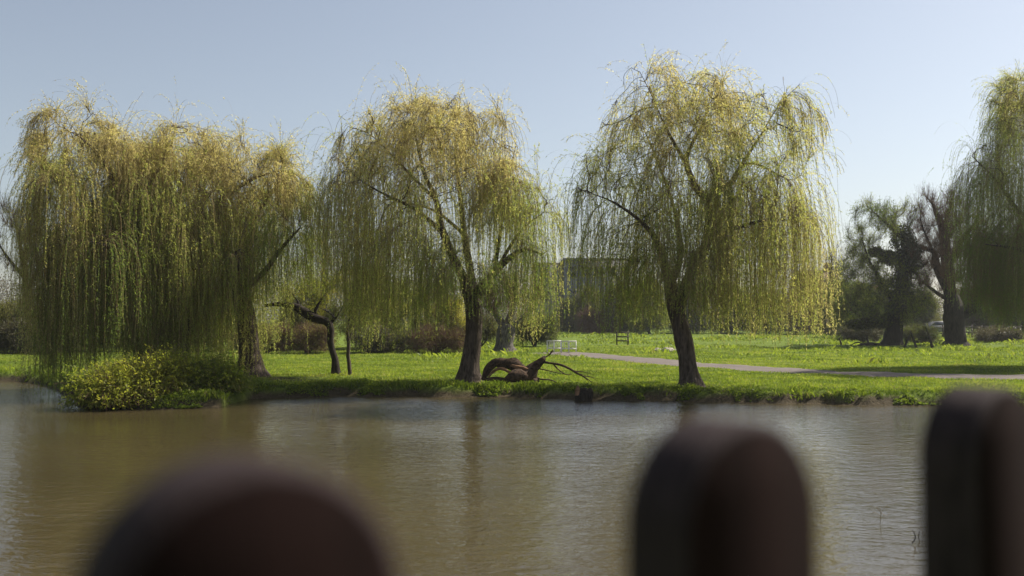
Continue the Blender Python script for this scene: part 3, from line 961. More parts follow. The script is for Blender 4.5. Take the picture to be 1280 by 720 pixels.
make_tree('pollarded_tree', 'bare pollarded tree with thick blunt boughs and a fan of fine twigs', 'tree', 70.0,
    [[(1194, 430, 0, .74), (1194, 415, 0, .72), (1193, 400, 0, .7), (1191, 382, 0, .6), (1188, 365, 0, .42), (1186, 345, 0, .42), (1183, 320, 0, .38), (1180, 295, 0, .34), (1177, 280, 0, .26), (1171, 268, 0, .17), (1166, 256, 0, .09), (1158, 246, .1, .03)],
     [(1188, 365, 0, .4), (1178, 350, 0, .32), (1170, 330, 0, .28), (1168, 315, 0, .2), (1155, 310, 0, .14), (1142, 303, 0, .09), (1136, 288, 0, .05), (1134, 272, .1, .02)],
     [(1170, 322, 0, .12), (1160, 300, .2, .08), (1152, 280, .3, .05), (1150, 262, .3, .02)],
     [(1183, 305, 0, .25), (1182, 285, 0, .2), (1184, 270, 0, .14), (1189, 256, 0, .08), (1188, 244, 0, .03)],
     [(1186, 330, 0, .2), (1196, 312, 0, .17), (1206, 295, 0, .14), (1216, 283, 0, .09), (1222, 270, 0, .03)],
     [(1184, 300, 0, .16), (1192, 285, 0, .12), (1204, 272, 0, .05)],
     [(1196, 395, 0, .45), (1210, 390, 0, .36), (1222, 380, 0, .34), (1222, 368, 0, .2)],
     [(1192, 380, 0, .16), (1170, 365, .3, .12), (1152, 352, .4, .05)]],
    [lobe(1178, 280, 50, 40, 2.8), lobe(1172, 335, 54, 42, 3.0), lobe(1205, 300, 36, 38, 2.2)], 17000, (0.35, 1.3), None, M_TWIG_R, M_BARK_D, group='old trees on the right', seed=8,
    adens=2.8, kill=.45, step=.3, twr=(.010, .017), grav=-.1, up=.45, spread=.5, tip_only=.05, rmax=.12, tip=.014)


def ivy(parent_tree, Y, spec, n, seed):
    rg = np.random.default_rng(seed)
    Vs, T = [], []
    for (px, py, dd, rx, rz, ry) in spec:
        c = P(px, py, Y + dd); s = Y / F
        k = n
        q = rg.normal(0, 1, (k, 3)); q /= np.linalg.norm(q, axis=1)[:, None]
        q *= rg.uniform(0.5, 1, (k, 1)) * (0.8 + 0.45 * vnoise(q[:, 0] * 3 + px, q[:, 2] * 3 + py, seed))[:, None]
        p = c + q * np.array([rx * s, ry, rz * s])
        a = rg.normal(0, 1, (k, 3)); a /= np.linalg.norm(a, axis=1)[:, None]
        b = np.cross(a, rg.normal(0, 1, (k, 3))); b /= np.linalg.norm(b, axis=1)[:, None]
        L = rg.uniform(.07, .15, (k, 1))
        Vs.append(np.stack([p, p + a * L * .5 + b * L * .45, p + a * L, p + a * L * .5 - b * L * .45], 1).reshape(-1, 3))
        T.append(np.repeat(np.clip(rg.normal(.45, .25, k), 0, 1), 4))
    V = np.concatenate(Vs)
    o = mesh_np('ivy', V, np.arange(len(V)).reshape(-1, 4), M_IVY, parent_tree, attr={'tint': np.concatenate(T)})
    return o


ivy(bpy.data.objects['ivy_clad_tree'], 70, [(1128, 300, 0, 15, 20, .9), (1132, 330, 0, 19, 20, 1.1), (1124, 360, 0, 17, 22, 1.0), (1112, 322, 0, 15, 9, .7), (1095, 315, 0, 9, 6, .5),
                                            (1120, 390, 0, 14, 16, .8), (1100, 402, .4, 26, 9, 1.0), (1075, 405, .6, 18, 7, 1.0), (1140, 315, 0, 14, 16, .8)], 2600, 4)
ivy(bpy.data.objects['pollarded_tree'], 70, [(1222, 372, 0, 9, 12, .5), (1212, 388, 0, 9, 7, .5)], 1200, 5)


# ---------------------------------------------------------------- shrubs and far trees
def shrub(label, name, px, py_base, Y, w, h, n, leafmat, tint=.5, twig=None, leaf=(.06, .03), spacing=.1, seed=1, depth=None, group='bushes along the edge of the lawn',
          twL=(.3, .9), grav=.5, up=.5, stems=5, adens=1.6, low=-.7, twr=(.008, .014), cat='bush', clump=.35, step=.3, kill=.5):
    """w, h in photo pixels"""
    rg = np.random.default_rng(seed * 7 + 1)
    limbs = [[(px, py_base, 0, .09 * Y / 60 + .02), (px + rg.uniform(-3, 3), py_base - h * .12, 0, .07), (px + rg.uniform(-5, 5), py_base - h * .25, 0, .05)]]
    for k in range(stems):
        a = (k + .5) / stems * 2 - 1
        limbs.append([(px, py_base - h * .04, 0, .05), (px + a * w * .2, py_base - h * .25, rg.uniform(-.5, .5), .04),
                      (px + a * w * .34, py_base - h * rg.uniform(.4, .6), rg.uniform(-.8, .8), .02)])
    dp = depth or w * Y / F * .45
    lobes = []
    for k in range(5):
        a = rg.uniform(-.62, .62) if k else 0
        hh = (1 - .55 * a * a) * rg.uniform(.78, 1.0)
        rr = h * hh * .38
        lobes.append(lobe(px + a * w * .5, py_base - h * hh + rr, w * rg.uniform(.2, .3), rr, dp * .7, rg.uniform(-.4, .4) * dp))
    lobes.append(lobe(px, py_base - h * .3, w * .48, h * .28, dp))
    lobes.append(lobe(px, py_base - h * .12, w * .46, h * .14, dp * .9))
    n = int(n * 3.4); adens *= 3.0
    leaf = (leaf[0] * 1.3, leaf[1] * 1.35)
    return make_tree(name, label, cat, Y, limbs, lobes, n, twL, leafmat, twig or M_TWIG_B, M_BARK_D, leaf, spacing, tint, group, seed=seed, adens=adens,
                     kill=kill * .8, step=step, grav=grav, up=up, tip=.005, twr=twr, spread=.6, shell=.45, low=low, tip_only=.06, flare=False, clump=clump,
                     crown_name='foliage' if leafmat else 'twigs')


G_BUSH = 'bushes along the edge of the lawn'
# left edge
shrub('olive bush at the far left edge, behind the lawn', 'bush', 22, 441, 58, 100, 78, 3400, M_OLIVE, .75, seed=101, adens=.9)
shrub('low dark bramble hollow at the far left, under the olive bush', 'bramble_bush', 30, 441, 56, 90, 38, 2300, M_IVY, .7, M_TWIG_B, seed=102, adens=1.2)
shrub('dull green bush seen under the leftmost willow', 'bush', 110, 440, 60, 90, 60, 2200, M_OLIVE, .4, seed=103, adens=.9)
shrub('brown twiggy bush behind the leftmost willow', 'bush', 185, 441, 60, 90, 75, 2400, M_OLIVE, .25, seed=104, adens=.9)
shrub('tall dull green bush behind the broad left willow', 'bush', 265, 440, 61, 100, 85, 2600, M_OLIVE, .4, seed=105, adens=.8)
shrub('pale bramble patch behind the broad left willow trunk', 'bramble_bush', 335, 440, 57, 80, 32, 2000, M_OLIVE, .8, M_TWIG_R, seed=106, spacing=.3)
# centre
shrub('tall yellow-green bush behind the crooked tree', 'bush', 385, 440, 63, 84, 105, 3600, M_YGREEN, .75, seed=107, adens=.6, kill=.6)
shrub('yellow-green bush between the slender tree and the middle willow', 'bush', 470, 440, 64, 110, 110, 4200, M_YGREEN, .55, seed=108, adens=.6, kill=.6)
shrub('yellow bush glowing just left of the middle willow trunk', 'bush', 545, 440, 65, 80, 100, 3200, M_YGREEN, .7, seed=109, adens=.6, kill=.6)
shrub('reddish-brown bramble mound left of the slender tree', 'bramble_bush', 385, 440, 57, 80, 30, 2300, M_OLIVE, .7, M_TWIG_R, seed=110, spacing=.4)
shrub('dark laurel bush behind the slender tree', 'bush', 462, 442, 57, 50, 26, 1600, M_IVY, .8, seed=111, spacing=.07)
shrub('reddish-brown bramble mound left of the middle willow trunk', 'bramble_bush', 545, 441, 57, 84, 30, 2400, M_OLIVE, .7, M_TWIG_R, seed=112, spacing=.45)
shrub('low brown bramble right of the dark laurel bush', 'bramble_bush', 500, 441, 58, 50, 22, 1300, M_OLIVE, .5, M_TWIG_B, seed=113, spacing=.3)
shrub('green bush behind the stout grey pollard', 'bush', 668, 432, 68, 60, 42, 2000, M_OLIVE, .45, seed=114, adens=.8)
shrub('low green bush between the pollard and the white barrier', 'bush', 600, 437, 66, 50, 48, 1500, M_OLIVE, .5, seed=115, adens=.8)
# behind the meadow, centre to right
G_FAR = 'trees and bushes at the far side of the meadow'
for i, (px, h, w, Y, mat, tn, tw, lab, nm, cat) in enumerate([
        (712, 40, 34, 118, M_OLIVE, .3, M_TWIG_B, 'bare grey-brown tree in front of the left end of the dark flat-roofed building', 'distant_tree', 'tree'),
        (737, 62, 30, 116, M_OLIVE, .6, M_TWIG_Y, 'thin olive tree in front of the middle of the dark flat-roofed building', 'distant_tree', 'tree'),
        (750, 30, 46, 112, None, 0, M_TWIG_R, 'pinkish-brown bare bush at the foot of the dark building', 'distant_bush', 'bush'),
        (775, 70, 44, 112, M_OLIVE, .5, M_TWIG_B, 'olive tree covering the right end of the dark flat-roofed building', 'distant_tree', 'tree'),
        (812, 74, 54, 110, M_YGREEN, .45, M_TWIG_B, 'green tree left of the path-side willow trunk, beyond the meadow', 'distant_tree', 'tree'),
        (862, 66, 60, 115, M_OLIVE, .55, M_TWIG_B, 'olive tree directly behind the path-side willow', 'distant_tree', 'tree'),
        (915, 60, 60, 112, M_OLIVE, .35, M_TWIG_B, 'dark green tree behind the hanging curtain of the path-side willow', 'distant_tree', 'tree'),
        (962, 52, 50, 110, M_OLIVE, .5, M_TWIG_B, 'low olive tree right behind the edge of the path-side willow curtain', 'distant_tree', 'tree'),
        (1008, 50, 46, 108, None, 0, M_TWIG_B, 'brown bare tree just right of the path-side willow curtain', 'distant_tree', 'tree'),
        (1048, 68, 56, 104, M_YGREEN, .25, M_TWIG_B, 'soft green tree in front of the brick house', 'distant_tree', 'tree'),
        (1078, 60, 62, 92, M_YGREEN, .05, M_TWIG_B, 'dark green bush left of the ivy-clad tree', 'distant_bush', 'bush'),
        (1150, 56, 56, 108, M_OLIVE, .6, M_TWIG_B, 'olive brown bush between the ivy-clad tree and the pollarded tree', 'distant_bush', 'bush'),
        (1225, 66, 60, 96, M_OLIVE, .4, M_TWIG_R, 'brownish bush right of the pollarded tree', 'distant_bush', 'bush'),
        (1275, 76, 70, 96, M_OLIVE, .5, M_TWIG_B, 'olive bush behind the right-edge willow', 'distant_bush', 'bush')]):
    shrub(lab, nm, px, 417, Y, w, h, 2400, mat, tn, tw, leaf=(.12, .06), spacing=.2, seed=140 + i, group=G_FAR, twL=(.6, 1.6), adens=.35, kill=.8, step=.5,
          twr=(.018, .03), cat=cat)

for i, (px, h, w, Y, mat, tn, tw, lab) in enumerate([
        (1148, 20, 50, 76, M_OLIVE, .4, M_TWIG_R, 'low brown bramble patch between the trunks of the two old trees'),
        (1250, 17, 70, 76, M_IVY, .8, M_TWIG_B, 'low dark bramble patch right of the pollarded tree'),
        (1078, 24, 60, 80, M_IVY, .8, M_TWIG_B, 'low dark bramble patch behind the fallen bough')]):
    shrub(lab, 'bramble_bush', px, 400 + (2.4 - hz(P(px, 420, Y)[0], Y)) / Y * F, Y, w, h, 1500, mat, tn, tw, leaf=(.08, .04), spacing=.16, seed=180 + i,
          group='brambles under the old trees', adens=.9)

# bare tree at the far left and a yellowing one between the willows
make_tree('bare_tree', 'bare brown tree against the sky at the far left edge', 'tree', 64.0,
    [[(34, 442, 0, .3), (36, 400, 0, .25), (33, 360, 0, .2), (28, 325, 0, .14), (22, 290, 0, .08), (15, 262, 0, .03)],
     [(34, 365, 0, .14), (50, 330, .3, .09), (62, 295, .5, .04)], [(33, 350, 0, .13), (12, 325, -.3, .08), (-5, 300, -.4, .04)]],
    [lobe(20, 285, 44, 42, 2.6), lobe(45, 320, 36, 40, 2.4), lobe(-20, 320, 30, 40, 2)], 3000, (0.5, 1.4), M_OLIVE, M_TWIG_B, M_BARK_D, (.05, .02), .5, .6,
    None, seed=7, adens=.8, twr=(.012, .02), up=.6)
make_tree('yellowing_tree', 'pale yellow tree filling the gap between the broad left and middle willows', 'tree', 66.0,
    [[(402, 441, 0, .26), (403, 400, 0, .22), (404, 360, 0, .16), (406, 320, 0, .1), (408, 290, 0, .05)],
     [(403, 380, 0, .12), (388, 345, 0, .08), (380, 315, 0, .03)], [(404, 370, 0, .12), (425, 340, 0, .08), (436, 315, 0, .03)]],
    [lobe(408, 308, 30, 36, 2.0), lobe(395, 350, 40, 34, 2.4), lobe(430, 350, 34, 34, 2.4)], 3200, (0.4, 1.3), M_YGREEN, M_TWIG_Y, M_BARK, (.06, .025), .12, .9,
    None, seed=17, adens=.8, twr=(.01, .018), up=.4, grav=.6)
make_tree('spindly_tree', 'bare spindly tree rising behind the gap right of the path-side willow', 'tree', 108.0,
    [[(1034, 416, 0, .3), (1036, 380, 0, .22), (1038, 345, 0, .12), (1040, 320, 0, .05)]],
    [lobe(1040, 330, 22, 22, 2.4), lobe(1058, 345, 26, 18, 2.4)], 900, (0.6, 1.6), M_OLIVE, M_TWIG_B, M_BARK_D, (.09, .05), .6, .5,
    None, seed=18, adens=.3, twr=(.018, .028), up=.6, kill=.8, step=.5)

# sprawling shrub on the tongue of land in the pond
for i, (px, pb, Y, w, h, n, lab) in enumerate([
        (142, 509, 27.6, 88, 28, 1300, 'left end of the sprawling sallow growing over the water, pinkish stems and yellow tips'),
        (205, 508, 28.0, 116, 36, 2300, 'tallest yellow-green sallow bush on the muddy tongue of land'),
        (262, 505, 28.9, 90, 32, 1700, 'dull green low sallow bush beneath the hanging willow curtain')]):
    shrub(lab, 'sallow_bush', px, pb, Y, w, h, n, M_YGREEN, [.42, .38, .25][i], M_TWIG_R if i == 0 else M_TWIG_Y, leaf=(.075, .026), spacing=.075, seed=160 + i,
          group='sallow bushes on the tongue of land', twL=(.35, 1.1), grav=1.3, up=.55, stems=11, adens=3.6, kill=.26, step=.16, low=-.5, twr=(.005, .009))


# far woodland that reads as one mass
rg = np.random.default_rng(77)
n = 230000
xx = rg.uniform(-105, 115, n)
cell = np.floor(xx / 3.1); cj = hash2(cell, cell * 0, 3)
Yw = 150 + rg.uniform(0, 9, n) + 14 * vnoise(xx * .05, xx * 0, 8)
topz = 5.0 + 4.5 * fbm(xx * .09, xx * 0 + 2, 12, 3) + 2.6 * (vnoise(xx * .42, xx * 0 + 6, 13) - .4) + np.where(xx < -8, 1.2, 0)
q = np.stack([xx, Yw, .7 + topz * rg.uniform(0, 1, n) ** .8 * (1 - .15 * rg.uniform(0, 1, n))], -1)
a = rg.normal(0, 1, (n, 3)); a /= np.linalg.norm(a, axis=1)[:, None]
b_ = np.cross(a, rg.normal(0, 1, (n, 3))); b_ /= np.linalg.norm(b_, axis=1)[:, None]
L = rg.uniform(.10, .34, (n, 1))
V = np.stack([q, q + a * L * .5 + b_ * L * .3, q + a * L, q + a * L * .5 - b_ * L * .3], 1).reshape(-1, 3)
M_WOODS = leaf_mat('woodland_leaf', [(0.0, (0.055, 0.045, 0.032)), (0.35, (0.09, 0.07, 0.045)), (0.6, (0.085, 0.095, 0.035)), (1.0, (0.15, 0.15, 0.05))], 0.35)
tn = np.clip(fbm(xx * .16, q[:, 2] * .25, 15, 3) * 1.6 - .3 + rg.normal(0, .12, n), 0, 1)
o = mesh_np('distant_woodland', V, np.arange(len(V)).reshape(-1, 4), M_WOODS, attr={'tint': np.repeat(tn, 4)})
tag(o, 'belt of hazy brown and olive woodland along the far side of the fields', 'woodland', kind='stuff')


# ---------------------------------------------------------------- grass and weeds (nobody could count them)
def blades(name, pts, h, w, lean, tint, seed, bend=.5):
    rg = np.random.default_rng(seed)
    n = len(pts)
    a = rg.uniform(0, 6.28, n)
    s = np.stack([np.cos(a), np.sin(a), np.zeros(n)], -1)
    b = rg.uniform(0, 6.28, n)
    l = np.stack([np.cos(b), np.sin(b), np.zeros(n)], -1) * (lean * rg.uniform(.2, 1.4, n) * h)[:, None]
    up = np.array([0, 0, 1.0])
    W_ = (w * rg.uniform(.6, 1.3, n))[:, None]
    V = np.stack([pts - s * W_ / 2, pts + s * W_ / 2, pts + l * .35 + up * (h * .6)[:, None] + s * W_ * .35, pts + l + up * (h * (1 - lean * .3))[:, None]], 1).reshape(-1, 3)
    Q = np.arange(n * 4).reshape(-1, 4)
    o = mesh_np(name, V, Q, M_GRASS, attr={'tint': np.repeat(np.clip(tint, 0, 1), 4)})
    return o


rg = np.random.default_rng(5)
# lawn blades, thinning with distance
n = 420000
yy = 27.5 + 40 * rg.uniform(0, 1, n) ** 1.55
xx = rg.uniform(-.56, .56, n) * yy
s_ = yy - shore(xx)
pd = path_dist(xx, yy)
zz = H(xx, yy)
clmp = fbm(xx * 1.3, yy * 1.3, 61, 4)
keep = (s_ > .2 + .5 * rg.uniform(0, 1, n) * (clmp < .5)) & (pd > 1.2 + .25 * clmp) & (zz > .03)
bareg = np.interp(0, [0, 1], [0, 1])
for (cx, cy_, r_) in ((P(330, 470, 34)[0], 34.2, 2.0), (P(640, 474, 33)[0], 33.0, 1.0)):
    keep &= ~((np.hypot(xx - cx, (yy - cy_) * 1.4) < r_ * (0.4 + clmp)) & (rg.uniform(0, 1, n) < .8))
xx, yy, zz, s_, clmp = xx[keep], yy[keep], zz[keep], s_[keep], clmp[keep]
n = len(xx)
edge_ = 1 - smooth(.4, 2.6, s_)
h = (.045 + .05 * clmp + .09 * edge_ * smooth(.4, .7, clmp) + .02 * edge_) * rg.uniform(.6, 1.4, n)
tint = .46 + (clmp - .5) * 1.1 + (fbm(xx * .35, yy * .35, 91, 3) - .5) * .7 + rg.normal(0, .12, n) - .30 * edge_ + (rg.uniform(0, 1, n) < .06) * .6  # blades near the water darker: shade of the bank put into their tint
o = blades('grass', np.stack([xx, yy, zz - .01], -1), h, .012 + .0003 * yy, .5, tint, 9)
tag(o, 'short bright green grass over the bank and the lawn', 'grass', kind='stuff')

# taller weeds and tussocks in the meadow beyond the path
n = 90000
yy = 44 + 68 * rg.uniform(0, 1, n) ** 1.2
xx = rg.uniform(-.1, .62, n) * yy
cl = fbm(xx * .5, yy * .5, 71, 4)
keep = (cl > .5) & (path_dist(xx, yy) > 1.5)
keep &= (yy > 60) | (rg.uniform(0, 1, n) < .25)
xx, yy, cl = xx[keep], yy[keep], cl[keep]
n = len(xx)
h = (.1 + .9 * (cl - .5)) * rg.uniform(.5, 1.3, n)
o = blades('tall_weeds', np.stack([xx, yy, H(xx, yy) - .02], -1), h, .035 + .0006 * yy, .7, .35 + (cl - .5) * 1.2 + rg.normal(0, .15, n), 10)
tag(o, 'rough tussocks and nettles in the meadow beyond the path', 'weeds', kind='stuff')

# leafy overhang on the lip of the bank
n = 60000
xx = rg.uniform(-19, 19, n)
sh_ = shore(xx)
yy = sh_ + rg.uniform(.0, 1.1, n) ** 1.2
cl = fbm(xx * 1.1, yy * .9, 81, 4)
keep = cl > .51
xx, yy, cl = xx[keep], yy[keep], cl[keep]
zz = np.maximum(H(xx, yy), .02)
n = len(xx)
q = np.stack([xx, yy, zz + rg.uniform(0, 1, n) ** 1.5 * .55 * (cl - .46)], -1)
a = rg.normal(0, 1, (n, 3)); a[:, 2] = np.abs(a[:, 2]) * .5; a /= np.linalg.norm(a, axis=1)[:, None]
b_ = np.cross(a, rg.normal(0, 1, (n, 3))); b_ /= np.linalg.norm(b_, axis=1)[:, None]
L = rg.uniform(.03, .08, (n, 1))
V = np.stack([q, q + a * L * .5 + b_ * L * .4, q + a * L, q + a * L * .5 - b_ * L * .4], 1).reshape(-1, 3)
o = mesh_np('bank_herbs', V, np.arange(len(V)).reshape(-1, 4), M_GRASS, attr={'tint': np.repeat(np.clip(.2 + (cl - .5) * 1.4 + rg.normal(0, .15, n), 0, 1), 4)})
tag(o, 'leafy green herbs tumbling over the edge of the bank', 'undergrowth', kind='stuff')


# ---------------------------------------------------------------- the fallen tree
def branch_mesh(specs, Y, seed, K=9, rough=.2, step=.05):
    V, Q, off = [], [], 0
    for limb in specs:
        pts = np.array([list(P(a, b, Y + dd)) + [r] for a, b, dd, r in limb])
        c = catmull(pts, 14)
        seg = np.linalg.norm(np.diff(c[:, :3], axis=0), axis=1)
        s = np.concatenate([[0], np.cumsum(seg)])
        m_ = max(4, int(s[-1] / step))
        t = np.linspace(0, s[-1], m_)
        c = np.stack([np.interp(t, s, c[:, k]) for k in range(4)], -1)
        d = np.gradient(c[:, :3], axis=0); d /= np.linalg.norm(d, axis=1)[:, None]
        ref = np.array([0.1, 0.95, 0.05]); u = ref - d * (d @ ref)[:, None]; u /= np.linalg.norm(u, axis=1)[:, None]
        w = np.cross(d, u)
        ang = np.arange(K) / K * 2 * math.pi
        R = c[:, 3:4] * (1.22 if K == 8 else 1.0) * (1 + rough * 2 * (vnoise(ang[None] * 1.7, t[:, None] * 2.2, seed) - .5) + rough * (vnoise(ang[None] * 4, t[:, None] * 7, seed + 2) - .5))
        vv = c[:, None, :3] + u[:, None] * (np.cos(ang)[None, :, None] * R[..., None]) + w[:, None] * (np.sin(ang)[None, :, None] * R[..., None])
        V.append(vv.reshape(-1, 3))
        i = np.arange(m_ - 1)[:, None] * K; ka = np.arange(K)[None]; kb = (ka + 1) % K
        q = np.stack([i + ka, i + kb, i + K + kb, i + K + ka], -1).reshape(-1, 4)
        V.append(c[[0, -1], :3])
        cap0 = np.stack([ka[0], kb[0], np.full(K, m_ * K), np.full(K, m_ * K)], -1)
        cap1 = np.stack([ka[0], kb[0], np.full(K, m_ * K + 1), np.full(K, m_ * K + 1)], -1) + np.array([(m_ - 1) * K] * 2 + [0, 0])
        Q.append((q + off, np.concatenate([cap0[:, :3], cap1[:, :3]]) + off))
        off += m_ * K + 2
    return np.concatenate(V), [np.concatenate([a for a, b in Q]), np.concatenate([b for a, b in Q])]


YL = 33.0
log = thing('fallen_tree', P(640, 474, YL), 'dead fallen tree lying on the bank with an arched root end and bare forked branches', 'fallen tree')
M_LOG = bark_mat('log_bark', (0.02, 0.013, 0.010), (0.12, 0.07, 0.045), (7, 7, 7), .05)
M_WOOD = bark_mat('split_wood', (0.12, 0.06, 0.035), (0.34, 0.19, 0.11), (3, 12, 12), .02)
V, Q = branch_mesh([[(603, 475, 0, .05), (607, 468, 0, .10), (612, 461, 0, .11), (618, 455, 0, .13), (624, 453, 0, .16), (632, 454, .05, .16), (640, 457, .1, .17), (648, 460, .1, .15), (656, 465, .1, .15), (664, 470, 0, .12)],
                    [(616, 457, 0, .10), (619, 452, 0, .07), (620, 448, 0, .03)], [(626, 453, 0, .08), (630, 450, 0, .05), (634, 451, 0, .02)],
                    [(628, 476, -.1, .06), (636, 474, -.2, .13), (646, 472, -.2, .19), (656, 471, -.15, .22), (664, 467, -.1, .2), (670, 461, 0, .15), (675, 454, 0, .11), (679, 449, 0, .09), (681, 445, 0, .03)],
                    [(636, 458, .1, .1), (646, 464, .1, .1), (656, 469, .1, .08), (664, 474, .1, .05)],
                    [(664, 472, 0, .1), (669, 477, -.2, .05), (671, 481, -.3, .02)], [(668, 474, 0, .06), (672, 475, .1, .05), (674, 479, .1, .02)],
                    [(604, 474, -.1, .05), (618, 475, -.15, .07), (634, 476, -.2, .08)]], YL, 3, K=8, rough=.5, step=.09)
mesh_np('trunk', V, Q, M_LOG, log)
V, Q = branch_mesh([[(610, 473, -.12, .02), (615, 466, -.14, .045), (623, 461, -.16, .05), (631, 462, -.18, .05), (638, 466, -.2, .045), (644, 470, -.25, .02)],
                    [(636, 456, -.05, .03), (646, 459, -.1, .06), (656, 461, -.1, .06), (664, 463, -.05, .02)]], YL, 5, K=7, rough=.4, step=.08)
mesh_np('split_wood', V, Q, M_WOOD, log, smooth_shade=True)
for k, sp in enumerate([
        [[(654, 462, 0, .05), (664, 455, .1, .035), (676, 449, .2, .028), (686, 444, .2, .022), (689, 440, .2, .03), (691, 437, .2, .015)], [(687, 443, .2, .02), (690, 440, .1, .016), (693, 439, .1, .008)]],
        [[(676, 452, 0, .05), (688, 454, -.1, .042), (700, 456, -.2, .045), (712, 461, -.3, .04), (722, 467, -.4, .035), (730, 471, -.5, .022), (740, 478, -.6, .012)],
         [(692, 455, -.1, .03), (698, 462, -.1, .024), (707, 468, -.1, .02), (715, 468, -.1, .01)],
         [(718, 464, -.4, .022), (730, 465, -.3, .014), (742, 468, -.3, .006)], [(726, 469, -.4, .018), (733, 474, -.4, .012), (737, 480, -.4, .006)],
         [(722, 467, -.4, .016), (735, 470, -.2, .01), (750, 474, -.1, .005)], [(728, 470, -.4, .014), (740, 472, -.5, .009), (748, 477, -.5, .005)]],
        [[(660, 460, .2, .03), (675, 461, .3, .022), (692, 465, .4, .016), (706, 468, .4, .008)]],
        [[(668, 471, .1, .04), (676, 474, .1, .03), (688, 475, .1, .025), (700, 480, .0, .012)]]]):
    V, Q = branch_mesh(sp, YL, 11 + k, K=6)
    mesh_np('branch', V, Q, M_LOG, log, smooth_shade=True)

# stump at the water's edge
YS = 29.8
st = thing('tree_stump', P(728, 497, YS), 'short broken dark stump standing at the water edge below the fallen tree', 'stump')
V, Q = branch_mesh([[(729, 503, 0, .24), (729, 495, 0, .22), (730, 489, 0, .18), (730, 485, 0, .08)], [(734, 503, 0, .12), (737, 492, 0, .13), (738, 485, 0, .04)]], YS, 21)
mesh_np('stump_wood', V, Q, M_BARK_D, st, smooth_shade=True)
V, Q = branch_mesh([[(723, 494, -.05, .10), (722, 488, -.05, .08), (722, 482, -.05, .02)]], YS, 22)
mesh_np('broken_splinter', V, Q, M_WOOD, st, smooth_shade=True)

# fallen bough under the ivy-clad tree, low sticks, rubble by the path
fb = thing('fallen_bough', P(1085, 432, 68), 'dark fallen bough lying left of the ivy-clad tree', 'fallen branch')
V, Q = branch_mesh([[(1070, 433, 0, .09), (1085, 430, 0, .13), (1100, 431, 0, .12), (1112, 433, .1, .08)], [(1086, 430, 0, .08), (1084, 424, 0, .06), (1084, 419, 0, .03)],
                    [(1080, 431, 0, .06), (1072, 428, 0, .04), (1062, 432, 0, .02)]], 68, 25)
mesh_np('bough_wood', V, Q, M_BARK_D, fb, smooth_shade=True)
for k, (px, Y, a, hp, lab) in enumerate([(1052, 72, -3, 9, 'short broken stake standing in the meadow left of the fallen bough'), (1146, 66, -8, 22, 'leaning dead stem between the ivy-clad and pollarded trees'),
                                    (1166, 66, -9, 26, 'second leaning dead stem, close beside the pollarded tree'), (1130, 66, 8, 18, 'dead stem leaning against the ivy-clad tree')]):
    b0 = 1.0
    zb = hz(P(px, 430, Y)[0], Y)
    pyb = 400 + (2.4 - zb) / Y * F
    t_ = thing('dead_stem', P(px, pyb, Y), lab, 'dead stem', 'dead stems in the meadow')
    V, Q = branch_mesh([[(px, pyb + 1, 0, .09), (px + a * .5, pyb - hp * .5, 0, .07), (px + a, pyb - hp, .1, .03)]], Y, 30 + k, K=6)
    mesh_np('stem', V, Q, M_BARK_D, t_, smooth_shade=True)


ORD = ['leftmost', 'second from the left', 'third from the left', 'fourth from the left', 'fourth from the right', 'third from the right', 'second from the right', 'rightmost']
STONE_LABELS = ['pale stone in the loose heap beyond the path, ' + w_ + ' in the row' for w_ in ORD]


def rocks(name, label, cat, px, py, Y, n, wpx, size, mat, seed):
    rg = np.random.default_rng(seed)
    x0 = P(px, py, Y)[0]; wm = wpx * Y / F
    order = sorted(rg.uniform(-.5, .5, n))
    for k in range(n):
        x = x0 + order[k] * wm; y = Y + rg.uniform(-.6, .6)
        s = size * rg.uniform(.6, 1.4)
        bm_v = []
        me = bpy.data.meshes.new(name)
        import bmesh
        bm = bmesh.new(); bmesh.ops.create_icosphere(bm, subdivisions=2, radius=1)
        for v_ in bm.verts:
            f_ = .75 + .5 * float(vnoise(np.array([v_.co.x * 1.6 + k * 9]), np.array([v_.co.y * 1.6 + v_.co.z]), seed)[0])
            v_.co = Vector((v_.co.x * s * 1.4 * f_, v_.co.y * s * f_, v_.co.z * s * .7 * f_))
        bm.to_mesh(me); bm.free(); me.materials.append(mat)
        o = bpy.data.objects.new(name, me); COL.objects.link(o)
        o.location = (x, y, hz(x, y) + s * .2); o.rotation_euler = (0, 0, rg.uniform(0, 6))
        tag(o, STONE_LABELS[k], cat, 'pale stones beside the path')


m, nt, out = new_mat('pale_stone')
v = coords(nt)
f1 = noise(nt, v, 5, 5, .6)
bsdf(nt, out, ramp(nt, f1, [(.3, (.14, .12, .09)), (.7, (.42, .38, .32))]), .9, bump(nt, f1, .8, .05))
M_STONE = m
rocks('stone', 'pale stone in the loose heap beyond the path, left of the path-side willow trunk', 'stone', 834, 437, 60, 8, 36, .2, M_STONE, 3)

# ---------------------------------------------------------------- made things
def box_vf(c, s, rz=0.0):
    x, y, z = s[0] / 2, s[1] / 2, s[2] / 2
    v = np.array([[-x, -y, -z], [x, -y, -z], [x, y, -z], [-x, y, -z], [-x, -y, z], [x, -y, z], [x, y, z], [-x, y, z]], float)
    f = np.array([[0, 3, 2, 1], [4, 5, 6, 7], [0, 1, 5, 4], [1, 2, 6, 5], [2, 3, 7, 6], [3, 0, 4, 7]])
    R = np.array([[math.cos(rz), -math.sin(rz), 0], [math.sin(rz), math.cos(rz), 0], [0, 0, 1]])
    return v @ R.T + np.asarray(c, float), f


def boxes(lst):
    V, Q, o = [], [], 0
    for it in lst:
        v, f = box_vf(*it); V.append(v); Q.append(f + o); o += 8
    return np.concatenate(V), np.concatenate(Q)


